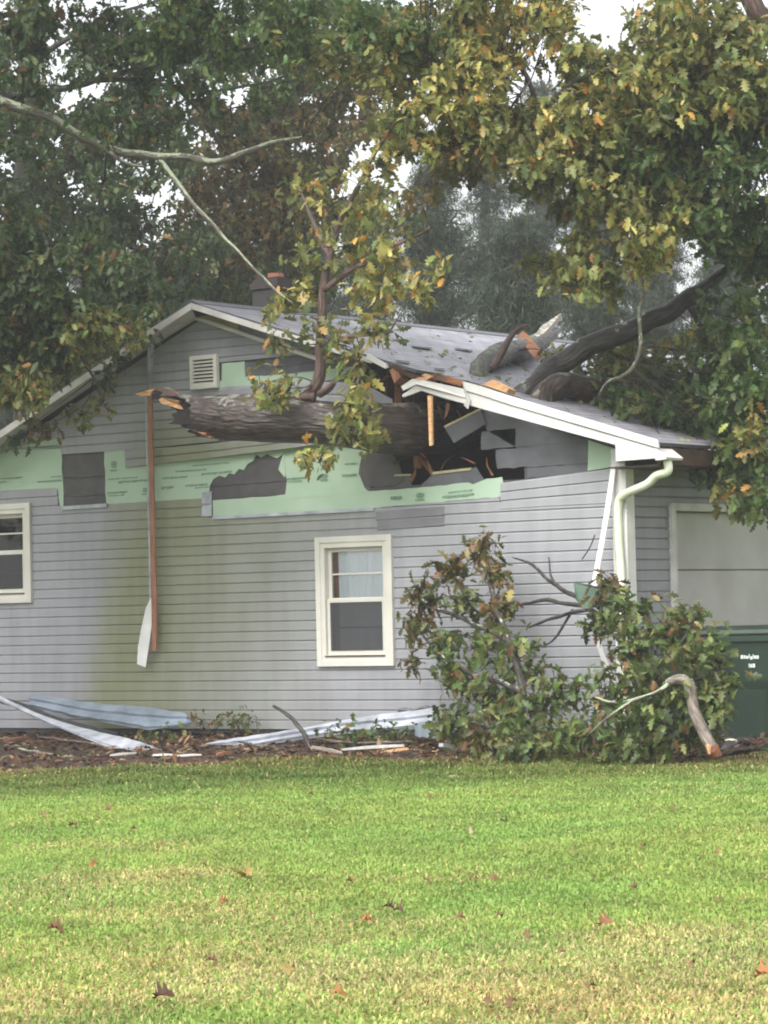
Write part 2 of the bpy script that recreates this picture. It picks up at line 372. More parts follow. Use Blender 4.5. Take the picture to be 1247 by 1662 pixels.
def frames(dirs, ups):
    x = dirs / np.linalg.norm(dirs, axis=1, keepdims=True)
    y = np.cross(ups, x); ny = np.linalg.norm(y, axis=1, keepdims=True); y = np.where(ny > 1e-4, y / np.maximum(ny, 1e-4), np.array([0, 1., 0])); z = np.cross(x, y)
    return np.stack([x, y, z], axis=2)
def mesh_np(name, verts, loops, sizes, cols, mat, parent=None, off=None):
    me = bpy.data.meshes.new(name)
    off = origin(parent) if off is None else off
    nv = len(verts); me.vertices.add(nv); me.vertices.foreach_set('co', (verts - off).astype(np.float32).ravel())
    me.loops.add(len(loops)); me.loops.foreach_set('vertex_index', loops.astype(np.int32))
    me.polygons.add(len(sizes)); st = np.concatenate([[0], np.cumsum(sizes)[:-1]]).astype(np.int32)
    me.polygons.foreach_set('loop_start', st)
    me.update(calc_edges=True)
    a = me.color_attributes.new('Col', 'FLOAT_COLOR', 'POINT')
    a.data.foreach_set('color', np.concatenate([cols, np.ones((nv, 1))], axis=1).astype(np.float32).ravel())
    me.materials.append(mat); me.validate()
    o = bpy.data.objects.new(name, me); col.objects.link(o)
    if parent: o.parent = parent
    return o
def instance(T, pos, fr, size, cols, width=None):
    tv, tf = T; n = len(pos)
    v = tv[None] * size[:, None, None]
    if width is not None: v = v * np.stack([np.ones(n), width, np.ones(n)], 1)[:, None, :]
    v = np.einsum('nij,nvj->nvi', fr, v) + pos[:, None]
    V = len(tv); loops = np.concatenate([np.array(f) for f in tf]); sizes = np.array([len(f) for f in tf])
    L = (loops[None] + (np.arange(n) * V)[:, None]).ravel(); S = np.tile(sizes, n)
    C = np.repeat(cols, V, axis=0)
    return v.reshape(-1, 3), L, S, C
def merge(parts):
    V = []; L = []; S = []; C = []; o = 0
    for v, l, s, c in parts:
        V.append(v); L.append(l + o); S.append(s); C.append(c); o += len(v)
    return np.concatenate(V), np.concatenate(L), np.concatenate(S), np.concatenate(C)
PAL = {
 'green': [((0.057, 0.100, 0.032), 5), ((0.089, 0.137, 0.039), 4), ((0.137, 0.169, 0.052), 2), ((0.193, 0.161, 0.048), .5)],
 'dark': [((0.048, 0.081, 0.032), 5), ((0.072, 0.106, 0.039), 4), ((0.121, 0.137, 0.048), 1.5), ((0.225, 0.145, 0.048), .35), ((0.145, 0.064, 0.040), .2)],
 'olive': [((0.147, 0.167, 0.051), 4), ((0.206, 0.221, 0.068), 4), ((0.314, 0.275, 0.083), 2), ((0.393, 0.236, 0.069), .7), ((0.098, 0.128, 0.044), 2)],
 'yellow': [((0.216, 0.225, 0.063), 4), ((0.353, 0.324, 0.098), 3), ((0.530, 0.452, 0.147), 2), ((0.550, 0.294, 0.069), .9), ((0.128, 0.158, 0.049), 2.5)],
 'orange': [((.22, .125, .045), 2), ((.17, .125, .045), 4), ((.13, .125, .048), 5), ((.09, .10, .04), 4)],
 'pine': [((.055, .080, .050), 4), ((.068, .088, .054), 3), ((.075, .085, .055), 1)],  # lightened to carry some of the distant haze in the colour
 'bush': [((.095, .145, .040), 5), ((.15, .19, .058), 4), ((.20, .20, .07), 2), ((.18, .10, .045), .6), ((.06, .085, .028), 2)],
 'bushred': [((0.140, 0.112, 0.042), 4), ((0.210, 0.119, 0.056), 2.5), ((0.119, 0.133, 0.042), 4), ((0.238, 0.182, 0.070), 1.5), ((0.070, 0.084, 0.031), 2)],
}
def pick(pal, n):
    p = PAL[pal]; w_ = np.array([q[1] for q in p], float); c = np.array([q[0] for q in p])
    k = rng.choice(len(p), n, p=w_ / w_.sum()); out = c[k] * rng.normal(1, .18, (n, 1)).clip(.5, 1.7)
    return (out * rng.normal(1, .06, (n, 3))).clip(.004, .8)
def sprays(centers, k, size, pal, T, droop=.5, spread=.05, updir=None):
    """bunches of k leaves radiating from twig ends"""
    n = len(centers)
    base = np.repeat(centers, k, axis=0) + rng.normal(0, spread, (n * k, 3))
    ax = rng.normal(0, 1, (n, 3)); ax[:, 2] -= droop; ax /= np.linalg.norm(ax, axis=1, keepdims=True)
    d = np.repeat(ax, k, axis=0) * .6 + rng.normal(0, .65, (n * k, 3)); d[:, 2] -= droop * .5
    up = rng.normal(0, .55, (n * k, 3)); up[:, 2] += 1
    s = size * rng.normal(1, .22, n * k).clip(.5, 1.6)
    tint = np.repeat(rng.normal(1, .12, (n, 1)), k, axis=0)
    c_ = pick(pal, n * k) * tint.clip(.6, 1.4); fr_ = frames(d, up); vs = OAKV if T is OAK else OAKCV if T is OAKC else [T]; q = rng.integers(0, len(vs), n * k)
    return merge([instance(vs[i], base[q == i], fr_[q == i], s[q == i], c_[q == i]) for i in range(len(vs)) if (q == i).any()])
def twig_geo(lines, r0, r1, c=(.06, .05, .04)):
    """thin three-sided twigs; lines: list of point lists"""
    V = []; L = []; S = []; o = 0
    for ln in lines:
        ln = [np.array(p, float) for p in ln]; m = len(ln)
        for i, p in enumerate(ln):
            t = ln[min(i + 1, m - 1)] - ln[max(i - 1, 0)]; t /= np.linalg.norm(t) + 1e-9
            a = np.cross(t, (.3, .5, .81)); a /= np.linalg.norm(a) + 1e-9; b = np.cross(t, a); r = r0 + (r1 - r0) * i / (m - 1)
            for k in range(3): V.append(p + r * (a * math.cos(2.094 * k) + b * math.sin(2.094 * k)))
        for i in range(m - 1):
            for k in range(3): L += [o + i * 3 + k, o + i * 3 + (k + 1) % 3, o + (i + 1) * 3 + (k + 1) % 3, o + (i + 1) * 3 + k]; S.append(4)
        o += m * 3
    V = np.array(V); return V, np.array(L), np.array(S), np.tile(np.array([c]), (len(V), 1))
def crown(parent, clusters, limbs, pal, T=OAK, leaf=.13, k=7, mat='leaf', name='crown', droop=.5, maxtw=2.5, twigr=.008, twc=(.05, .042, .035)):
    """clusters: (center xyz, radius xyz, sprays); limbs: points the twigs spring from"""
    parts = []; lines = []; limbs = np.array(limbs) if len(limbs) else None
    for cl in clusters:
        c, r, n = cl[:3]; pl = cl[3] if len(cl) > 3 else pal
        c = np.array(c); r = np.array(r) * np.ones(3)
        u = rng.normal(0, 1, (n, 3)); u /= np.linalg.norm(u, axis=1, keepdims=True)
        s = c + u * r * (rng.random((n, 1)) ** .45)
        parts.append(sprays(s, k, leaf, pl, T, droop))
        if limbs is not None:
            dd = np.linalg.norm(limbs - c, axis=1); q = limbs[dd.argmin()]
            if dd.min() < maxtw:
                mid = (q + c) / 2 + rng.normal(0, .08, 3) * dd.min()
                lines.append(spline([q, mid, c], 4))
            for j in rng.choice(n, min(n, 6), replace=False):
                m2 = (c + s[j]) / 2 + rng.normal(0, .05, 3); lines.append([c, m2, s[j]])
    if lines: parts.append(twig_geo(lines, twigr, twigr * .35, twc))
    return mesh_np(name, *merge(parts), MT[mat], parent)
def cl_y(px, py, Y, rx, ry, n, rd=None, pal=None):
    p = P(px, py, Y); s = depth(p) / FPX
    r = (rx * s, rd if rd else rx * s, ry * s); return (p, r, n, pal) if pal else (p, r, n)
def cl_d(px, py, D, rx, ry, n, rd=None, pal=None):
    p = PD(px, py, D); s = D / FPX
    r = (rx * s, rd if rd else rx * s, ry * s); return (p, r, n, pal) if pal else (p, r, n)
def fill_d(regs, dlo, dhi, crad, n_sp, pal=None):
    """regs: (px,py,rx,ry,count) ellipses filled with small leaf clusters at depths dlo..dhi"""
    out = []
    for a, b, rx, ry, cnt, *pl in regs:
        for _ in range(cnt):
            an = rng.random() * 6.283; q = math.sqrt(rng.random()); D = dlo + (dhi - dlo) * rng.random()
            rr = crad * (0.7 + .6 * rng.random())
            p = PD(a + rx * q * math.cos(an), b + ry * q * math.sin(an), D)
            out.append((p, (rr * 1.15, rr * 1.15, rr * .8), n_sp, pl[0] if pl else pal) if (pl or pal) else (p, (rr * 1.15, rr * 1.15, rr * .8), n_sp))
    return out

# ------------------------------------------------------------------ ground
def ground_sheet():
    xs = np.concatenate([np.linspace(-120, -20, 14), np.linspace(-18, 26, 60), np.linspace(30, 120, 12)])
    ys = np.concatenate([np.linspace(-60, -28, 8), np.linspace(-26, 3, 60), np.linspace(6, 160, 18)])
    X, Y = np.meshgrid(xs, ys); Z = gz(X, Y)
    v = np.stack([X, Y, Z], 2).reshape(-1, 3); nx = len(xs)
    f = [[j * nx + i, j * nx + i + 1, (j + 1) * nx + i + 1, (j + 1) * nx + i] for j in range(len(ys) - 1) for i in range(nx - 1)]
    mb = MB(); mb.add(v, f); o = mb.build('lawn', MT['soil'], smooth=True); o['kind'] = 'structure'
ground_sheet()
BED = [(-60, 1260), (60, 1254), (160, 1252), (250, 1244), (380, 1240), (500, 1235), (620, 1237), (760, 1237), (900, 1240), (1000, 1236), (1080, 1240), (1160, 1234)]
def bed_edge_pts():
    return [G(a, b) for a, b in BED]
BEDP = bed_edge_pts()
def bed_front(x):
    xs = np.array([p[0] for p in BEDP]); ys = np.array([p[1] for p in BEDP]); i = np.argsort(xs)
    return np.interp(x, xs[i], ys[i])
# the edge of the bed runs along the wall; as a line in plan it is nearly straight
_A = np.array(BEDP)[:, :2]; _k = np.polyfit(_A[:, 0], _A[:, 1], 2)
def bed_y(x): return np.clip(np.polyval(_k, np.clip(x, -12, 1.6)), -6, -.9) + .15 * np.sin(x * 2.3) + .08 * np.sin(x * 7.1)
def bed_sheet():
    xs = np.linspace(-13, 1.6, 150); mb = MB(); v = []; f = []; n = 24
    for x in xs:
        y0 = float(bed_y(x)); y1 = .15
        for j in range(n):
            t = j / (n - 1); y = y0 + (y1 - y0) * t
            h = .006 + (.05 * math.sin(math.pi * min(1, t * 1.3)) if t < .77 else .05 * math.sin(math.pi * min(1, t * 1.3)))
            z = float(gz(x, y)) + .004 + max(0, min(1, t * 6)) * (.03 + .035 * mnoise.noise(Vector((x * 3, y * 3, 0))) + .025 * mnoise.noise(Vector((x * 11, y * 11, 4)))) + .12 * t * t
            v.append((x, y, z))
    for i in range(len(xs) - 1):
        for j in range(n - 1): f.append([i * n + j, (i + 1) * n + j, (i + 1) * n + j + 1, i * n + j + 1])
    mb.add(v, f); o = mb.build('mulch_bed', MT['mulch'], smooth=True); o['kind'] = 'structure'
bed_sheet()
def bed_z(x, y):
    y0 = bed_y(x); t = np.clip((y - y0) / (.15 - y0), 0, 1); return gz(x, y) + .034 * np.clip(t * 6, 0, 1) + .12 * t * t

# ------------------------------------------------------------------ grass
def vnoise(x, y, s, seed):
    r = np.random.default_rng(seed); g = r.random((64, 64)); u = x * s + 1000; v = y * s + 1000
    i = np.floor(u).astype(int); j = np.floor(v).astype(int); a = u - i; b = v - j; a = a * a * (3 - 2 * a); b = b * b * (3 - 2 * b)
    h = lambda p, q: g[p % 64, q % 64]
    return (h(i, j) * (1 - a) + h(i + 1, j) * a) * (1 - b) + (h(i, j + 1) * (1 - a) + h(i + 1, j + 1) * a) * b
def fbm(x, y, s, seed): return (vnoise(x, y, s, seed) + .5 * vnoise(x, y, s * 2.1, seed + 1) + .25 * vnoise(x, y, s * 4.3, seed + 2)) / 1.75
def grass(n):
    D = rng.uniform(8.6, 29.5, n * 2); keep = rng.random(n * 2) < (.30 + .70 * D / 29.5) * np.clip(24 / (D + 8), .55, 1.2) ; D = D[keep]
    lat = rng.uniform(-1, 1, len(D)); out_ = rng.random(len(D)) < .22; lat = np.where(out_, lat * (.138 * D + 5.5), lat * (.138 * D + .5))
    x = CAM[0] + D * Fh[0] + lat * Rh[0]; y = CAM[1] + D * Fh[1] + lat * Rh[1]
    ok = (y < bed_y(x) + .2 * rng.normal(0, 1, len(x))) | ((x > 1.55 + .1 * rng.normal(0, 1, len(x))) & (y < 3))
    x, y, D = x[ok], y[ok], D[ok]; m = len(x)
    z = gz(x, y)
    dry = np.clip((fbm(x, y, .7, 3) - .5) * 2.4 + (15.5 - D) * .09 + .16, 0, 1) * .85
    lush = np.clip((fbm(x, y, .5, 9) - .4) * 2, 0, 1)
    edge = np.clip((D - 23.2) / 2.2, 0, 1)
    bb = bed_y(x); nb = np.exp(-np.clip(bb - y, 0, 9) / .55)
    tuft = np.clip((fbm(x, y, 2.2, 21) - .55) * 5, 0, 1) * edge
    h = rng.uniform(.018, .040, m) * (1 + .5 * lush + 1.3 * tuft + .25 * edge); wd = rng.uniform(.0024, .0046, m) * (.7 + D / 22)
    az = rng.random(m) * 6.283; lean = rng.normal(.95, .45, m).clip(.05, 1.9)
    dx, dy = np.cos(az), np.sin(az); sx, sy = -dy, dx
    b = np.stack([x, y, z - .004], 1); side = np.stack([sx, sy, np.zeros(m)], 1) * wd[:, None]; fw = np.stack([dx, dy, np.zeros(m)], 1)
    p1 = b + fw * (h * lean * .35)[:, None] + np.array([0, 0, 1]) * (h * .6)[:, None]
    p2 = b + fw * (h * lean)[:, None] + np.array([0, 0, 1]) * (h * np.clip(1.05 - lean * .35, .35, 1))[:, None]
    V = np.stack([b - side, b + side, p1 + side * .8, p1 - side * .8, p2], 1).reshape(-1, 3)
    o = np.arange(m) * 5
    L = np.stack([o, o + 1, o + 2, o + 3, o + 3, o + 2, o + 4], 1).ravel(); S = np.tile([4, 3], m)
    g0 = np.array([.22, .345, .072]); g1 = np.array([.31, .42, .105]); st = np.array([.58, .50, .22]); br = np.array([.26, .16, .085])
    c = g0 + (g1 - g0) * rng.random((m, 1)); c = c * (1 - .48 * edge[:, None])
    isdry = rng.random(m) < dry * .75 + .04 + .22 * nb; c[isdry] = st * rng.uniform(.6, 1.2, (isdry.sum(), 1))
    isb = rng.random(m) < .03 + .05 * dry + .42 * nb; c[isb] = br * rng.uniform(.5, 1.3, (isb.sum(), 1))
    c = c * rng.normal(1, .08, (m, 1)).clip(.5, 1.5) * (.72 + .56 * fbm(x, y, 3.2, 40))[:, None] * (1 + .25 * (fbm(x, y, .9, 55) - .5)[:, None] * np.array([1.6, .2, .6]))
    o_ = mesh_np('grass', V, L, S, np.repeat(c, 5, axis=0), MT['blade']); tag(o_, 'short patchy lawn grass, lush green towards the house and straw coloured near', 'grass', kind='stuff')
    return m
grass(480000)

# ------------------------------------------------------------------ the house
house = thing('house', 'storm damaged house with grey vinyl siding, its gable split open by a fallen tree', 'house')
COURSE = .1016
def clip(poly, a, b, c):
    """keep a*x+b*z<=c"""
    out = []
    for i in range(len(poly)):
        p, q = poly[i], poly[(i + 1) % len(poly)]; dp = a * p[0] + b * p[1] - c; dq = a * q[0] + b * q[1] - c
        if dp <= 0: out.append(p)
        if (dp < 0 < dq) or (dq < 0 < dp):
            t = dp / (dp - dq); out.append((p[0] + (q[0] - p[0]) * t, p[1] + (q[1] - p[1]) * t))
    return out
def xz(pts): return [(P(a, b)[0], P(a, b)[2]) for a, b in pts]
def subtract(polys, rect):
    x0, x1, z0, z1 = rect; out = []
    for p in polys:
        out.append(clip(p, 1, 0, x0)); out.append(clip(p, -1, 0, -x1))
        m = clip(clip(p, -1, 0, -x0), 1, 0, x1)
        out.append(clip(m, 0, 1, z0)); out.append(clip(m, 0, -1, -z1))
    return [p for p in out if len(p) >= 3]
PROUD = .015
def siding_courses(mb, poly, y0=-.012, zoff=0.):
    zs = [p[1] for p in poly]; k0 = math.floor((min(zs) - zoff) / COURSE); k1 = math.ceil((max(zs) - zoff) / COURSE)
    for k in range(k0, k1):
        zl = zoff + k * COURSE; zh = zl + COURSE
        band = clip(clip(poly, 0, -1, -zl), 0, 1, zh)
        if len(band) < 3: continue
        # split the face: a curved lap - upper part flat, lower lip rolled
        for za, zb, ya, yb in ((zl + .082, zh, PROUD * .70, PROUD * .02), (zl + .018, zl + .082, PROUD * .92, PROUD * .70), (zl + .004, zl + .018, PROUD, PROUD * .92), (zl, zl + .004, PROUD * .72, PROUD)):
            s = clip(clip(band, 0, -1, -za), 0, 1, zb)
            if len(s) < 3: continue
            mb.add([(x, y0 - (ya + (yb - ya) * (z - za) / (zb - za)), z) for x, z in s], [list(range(len(s)))])
        s = clip(band, 0, 1, zl + 1e-6)
        xs_ = [p[0] for p in band if p[1] < zl + .004]
        if len(xs_) >= 2 and abs(min(p[1] for p in band) - zl) < 1e-4:
            a, b = min(xs_), max(xs_)
            mb.add([(a, y0 - PROUD * .72, zl), (b, y0 - PROUD * .72, zl), (b, y0, zl), (a, y0, zl)], [[0, 1, 2, 3]])
def siding_patch(mb, top, bot, n, y0=-.012, bow=0., samples=14):
    """n laps between two pixel polylines on the wall plane"""
    T = spline([(*P(a, b, 0),) for a, b in top], samples); B = spline([(*P(a, b, 0),) for a, b in bot], samples)
    m = 60
    def rs(L):
        L = np.array(L); t = np.linspace(0, len(L) - 1, m); i = np.floor(t).astype(int).clip(0, len(L) - 2); return L[i] + (L[i + 1] - L[i]) * (t - i)[:, None]
    T, B = rs(T), rs(B)
    for k in range(n):
        prof = ((0, PROUD * .02), (.19, PROUD * .70), (.82, PROUD * .92), (.95, PROUD), (1, PROUD * .72), (1, 0))
        rows = []
        for q, y in prof:
            u = (k + q) / n; r = T + (B - T) * u; r = r.copy(); r[:, 1] = y0 - y - bow * np.sin(np.linspace(0, math.pi, m)); rows.append(r)
        v = np.concatenate(rows); f = []
        for a in range(len(rows) - 1):
            for j in range(m - 1): f.append([(a + 1) * m + j, (a + 1) * m + j + 1, a * m + j + 1, a * m + j])
        mb.add(v, f)
WIN_R = (P(519, 1000)[0], P(643, 1000)[0], P(521, 1082)[2], P(640, 867)[2])
WLX1 = P(55, 900)[0]; WIN_L = (WLX1 - 1.02, WLX1, P(58, 978)[2], P(52, 816)[2])
inner = .035
def shrink(r, d): return (r[0] + d, r[1] - d, r[2] + d, r[3] - d)
VENT = (P(315, 600)[0], P(358.5, 600)[0], P(317, 633)[2], P(357, 575)[2])
# gable outline (wall surface) in x,z
SOF = .10
def roofz(x): return RIDGE[2] + MR * (x - RIDGE[0]) if x > RIDGE[0] else RIDGE[2] + ML * (x - RIDGE[0])
WX0 = XL + .3
GABLE = [(WX0, -.05), (-.0, -.05), (0., roofz(0) - SOF), (RIDGE[0], RIDGE[2] - SOF), (WX0, roofz(WX0) - SOF)]
# --- grey fibreboard sheathing behind everything, with the hole torn by the trunk and the window openings
HOLE = (P(592, 700)[0], P(850, 700)[0], P(700, 786)[2], P(640, 592)[2] + .1)
polys = subtract(subtract(subtract([GABLE], HOLE), shrink(WIN_R, .03)), shrink(WIN_L, .03))
mb = MB()
for p in polys: mb.prism([(x, 0, z) for x, z in p], (0, .02, 0))
mb.build('sheathing', MT['board'], house)
# board joints: thin raised rows of separate boards visible in the gaps
def ragged(pts, step=9., amp=1.3):
    out = []; n = len(pts); r_ = random.Random(int(sum(a + b for a, b in pts)))
    for i in range(n):
        (a, b), (c, d) = pts[i], pts[(i + 1) % n]; L = math.hypot(c - a, d - b); m_ = max(1, int(L / step))
        for j in range(m_):
            t = j / m_; out.append((a + (c - a) * t + (r_.uniform(-amp, amp) if j else 0), b + (d - b) * t + (r_.uniform(-amp, amp) if j else 0)))
    return out
def boards(lst, mat, name='sheathing_board'):
    for Y, th, pts, *_ in lst:
        pts = ragged(pts); mb = MB(); pxprism(mb, pts, Y, th); mb.build(name, mat, house, bevel=.002)
boards([
 (-.010, .008, [(102, 738), (170, 733), (171, 773), (104, 776)]),
 (-.012, .008, [(104, 777.5), (171, 774.5), (172, 803), (104, 806)]),
 (-.010, .008, [(104, 807), (172, 804.5), (172, 822), (104, 824)]),
 (-.010, .008, [(342, 755), (466, 735), (466, 781), (340, 790)]),
 (-.012, .008, [(338, 791), (466, 782.5), (467, 802), (336, 812)]),
], MT['board'])
boards([
 (-.010, .009, [(395, 588), (440, 584), (532, 566), (556, 580), (480, 592), (397, 600)]),
 (-.012, .009, [(397, 601), (480, 593), (556, 581), (590, 588), (590, 606), (397, 622)]),
], MT['board_light'])
boards([
 (-.014, .014, [(583, 742), (596, 733), (632, 731), (648, 752), (655, 778), (640, 789), (588, 791)]),
 (-.008, .014, [(640, 772), (668, 770), (668, 792), (592, 797), (588, 792), (640, 790)]),
], MT['board'])
boards([
 (-.010, .014, [(684, 786), (702, 769), (764, 762), (772, 758), (786, 779), (782, 783), (686, 797)]),
], MT['board_light'])
boards([
 (-.012, .014, [(783, 664), (838, 676), (888, 691), (960, 716), (838, 726), (790, 698)]),
 (-.010, .014, [(838, 695), (960, 717), (960, 722), (838, 727)]),
 (-.012, .014, [(782, 700), (836, 694), (837, 725), (781, 730)]),
 (-.014, .014, [(838, 727.5), (956, 718), (956, 752), (807, 761), (805, 730)]),
 (-.010, .014, [(856, 759), (956, 753), (956, 768), (856, 776)]),
 (-.010, .012, [(556, 735), (600, 733), (600, 800), (556, 800)]),
], MT['board_light'])
# the torn-off board hanging askew in the hole, its edge pale
mb = MB(); mb.prism([P(722, 694, -.10), P(780, 665, -.08), P(788, 688, -.06), P(737, 719, -.08)], (0, .025, 0)); tb = mb.build('torn_board', MT['board_light'], house)
mb = MB(); mb.prism([P(721, 691, -.107), P(779.5, 662, -.087), P(780, 665.5, -.087), P(722, 694.5, -.107)], (0, .03, 0)); mb.build('board_edge', MT['board_edge'], tb)
mb = MB(); mb.prism([P(702, 766, -.02), P(764, 759, -.02), P(764, 763, -.02), P(702, 770, -.02)], (0, .03, 0)); mb.build('board_edge', MT['board_edge'], house)
mb = MB(); mb.prism([P(640, 770, -.02), P(666, 769, -.02), P(666, 772, -.02), P(640, 773, -.02)], (0, .03, 0)); mb.build('board_edge', MT['board_edge'], house)
# --- green foam underlay
def foam(pts, Y, name='foam_board'):
    mb = MB(); pxprism(mb, ragged(pts, 12., .8), Y, .006); return mb.build(name, MT['foam'], house)
jag = [(335, 816), (339, 800), (341, 788), (346, 778), (356, 772), (366, 775), (372, 768), (381, 770), (388, 761), (396, 763), (402, 753), (411, 748), (416, 738), (424, 742), (433, 737), (450, 744), (458, 738), (459, 728)]
FOAMS = [
 foam([(-40, 730), (0, 716), (98, 708), (103, 800), (103, 822), (97, 822), (94, 795), (-40, 805)], -.016),
 foam([(169, 728), (206, 724), (340, 740), (459, 728)] + jag[::-1] + [(335, 812), (172, 824)], -.020),
 foam([(457, 726), (560, 712), (600, 725), (586, 745), (582, 768), (592, 792), (600, 800), (462, 810), (466, 780)], -.016),
 foam([(452, 762), (460, 735), (464, 770), (462, 775)], -.022),
 foam([(345, 812), (520, 799), (600, 797), (700, 790), (760, 783), (768, 786), (790, 777), (815, 774), (818, 790), (813, 806), (606, 824), (345, 839)], -.014),
 foam([(955, 714), (998, 728), (998, 757), (954, 764)], -.016),
 foam([(360, 590), (397, 586), (398, 612), (385, 614), (378, 617), (360, 619)], -.018),
 foam([(357, 618), (395, 612), (480, 606), (574, 594), (586, 612), (500, 620), (420, 626), (357, 631)], -.020),
]
# faint print on the foam: badges and lines of small type, too worn to read
def ink(x, y, wpx, hpx, f, slope=-.07, kind='line'):
    mb = MB(); Y = -.0235
    if kind == 'line':
        x0 = x
        while x0 < x + wpx:
            ww = random.uniform(1.6, 4.5)
            hh = hpx * random.uniform(.7, 1.1); b = y + (x0 - x) * slope
            mb.prism([P(x0, b, Y), P(x0 + ww, b + ww * slope, Y), P(x0 + ww, b + ww * slope + hh, Y), P(x0, b + hh, Y)], (0, .0015, 0)); x0 += ww + random.uniform(.5, 1.1)
    else:
        for (a, c, ww, hh) in ((.15, 0, .7, .16), (0, .22, 1, .2), (.05, .48, .9, .18), (.2, .72, .6, .14), (-.1, 1.05, 1.1, .22)):
            q = x + a * wpx; b = y + c * hpx
            mb.prism([P(q, b, Y), P(q + ww * wpx, b - .06 * ww * wpx, Y), P(q + ww * wpx, b - .06 * ww * wpx + hh * hpx, Y), P(q, b + hh * hpx, Y)], (0, .0015, 0))
    mb.build('print', MT['ink'], f)
A_ = FOAMS[1]
ink(180, 749, 10, 13, A_, kind='badge'); ink(175, 777, 46, 2.2, A_); ink(192, 781, 48, 3.6, A_); ink(174, 799, 33, 3.5, A_); ink(176, 804, 26, 2, A_)
ink(231, 792, 9, 9, A_, kind='badge'); ink(264, 775, 40, 3.2, A_); ink(285, 764, 50, 3, A_); ink(262, 790, 18, 4.5, A_); ink(301, 787, 36, 3.4, A_); ink(316, 791, 24, 2, A_); ink(327, 768, 48, 3.6, A_, -.09); ink(312, 755, 60, 2.5, A_, -.09)
B_ = FOAMS[2]
ink(465, 776, 26, 3, B_); ink(468, 781, 18, 1.8, B_); ink(520, 769, 12, 9, B_, kind='badge'); ink(556, 770, 20, 4, B_); ink(560, 752, 18, 2.4, B_)
C_ = FOAMS[4]
ink(634, 806, 17, 6, C_); ink(675, 800, 14, 10, C_, kind='badge'); ink(718, 805, 50, 4, C_, -.10); ink(728, 798, 38, 2, C_, -.10)
D_ = FOAMS[0]
ink(0, 776, 36, 2.6, D_); ink(60, 781, 40, 2.6, D_); ink(82, 773, 20, 2.2, D_); ink(-20, 783, 30, 2.4, D_)
# --- vinyl siding
low = xz([(-80, 800), (95, 792), (97, 822), (170, 819), (330, 808), (333, 838), (345, 840), (606, 824.5), (813, 807), (815, 826), (1019, 815), (1032, 1225)]) + [(WX0, .20), (WX0, P(-80, 800)[2])]
# monotone pieces split at vertical lines so every course stays simple
def xs_split(poly, cuts):
    out = [poly]
    for c in cuts:
        nxt = []
        for p in out: nxt += [q for q in (clip(p, 1, 0, c), clip(p, -1, 0, -c)) if len(q) >= 3]
        out = nxt
    return out
BOT = .21
low = clip(low, 0, -1, -BOT)
cuts = [P(a, 820)[0] for a in (95.5, 171, 331.5, 345, 606, 812.5)]
mb = MB()
for q in xs_split(low, cuts):
    for r in subtract(subtract([q], shrink(WIN_R, .02)), shrink(WIN_L, .02)): siding_courses(mb, r)
siding_patch(mb, [(815, 784), (900, 773), (1019, 757)], [(815, 827), (900, 821.5), (1019, 816)], 3, y0=-.016)
mb.build('siding', MT['siding'], house)
mb = MB(); siding_patch(mb, [(613, 829), (670, 824), (724, 820)], [(616, 861), (670, 857), (724, 853)], 2, y0=-.018); mb.build('siding', MT['siding_dark'], house)  # two laps in a darker grey than the wall around them
upA = xz([(97, 711), (102, 737.5), (206, 730.5), (357, 716), (358.5, 588.5), (474, 577.5), (530, 571)]) + [(P(545, 590)[0], roofz(P(545, 590)[0]) - SOF - .02), (RIDGE[0], RIDGE[2] - SOF - .01), (P(-60, 700)[0], roofz(P(-60, 700)[0]) - SOF - .01), (P(-60, 745)[0], P(-60, 745)[2])]
upB = []
mb = MB()
cl_l = P(97, 720)[0]
for p0 in (upA,):
    for q in xs_split(p0, [P(100, 720)[0], P(206, 720)[0], P(357.8, 640)[0], P(474, 577)[0]]):
        zc = min(z for x, z in q); xc = sum(x for x, z in q) / len(q)
        siding_courses(mb, q, zoff=.03)
# the strips bowed out round the trunk
siding_patch(mb, [(206, 731), (330, 722), (470, 706), (570, 694), (690, 690)], [(208, 759), (330, 746), (470, 729), (570, 716.5), (700, 714)], 2, y0=-.030, bow=.03)
siding_patch(mb, [(357, 630), (420, 625.5), (500, 620), (590, 624), (640, 648)], [(357, 668), (420, 664), (500, 660), (590, 664), (648, 680)], 2, y0=-.026, bow=.05)
mb.build('siding', MT['siding'], house)
mb = MB(); siding_patch(mb, [(331, 799), (347, 797)], [(331, 839), (347, 838)], 2, y0=-.02); mb.build('siding', MT['siding_loose'], house)
mb = MB()
mb.prism([P(100, 822, -.05), P(173, 817, -.05), P(173, 823, -.05), P(100, 828, -.05)], (0, .02, 0)); mb.build('trim_channel', MT['siding_loose'], house); mb = MB(); mb.prism([P(345, 838, -.045), P(606, 824, -.045), P(606, 829, -.045), P(345, 843, -.045)], (0, .02, 0)); mb.build('trim_channel', MT['siding_loose'], house)
# foundation below the siding
mb = MB(); mb.box((WX0 + .02, .01, -.3), (-.02, .2, BOT)); mb.box((-.2, .2, -.3), (-.02, .72, BOT)); mb.build('foundation', MT['stone'], house)
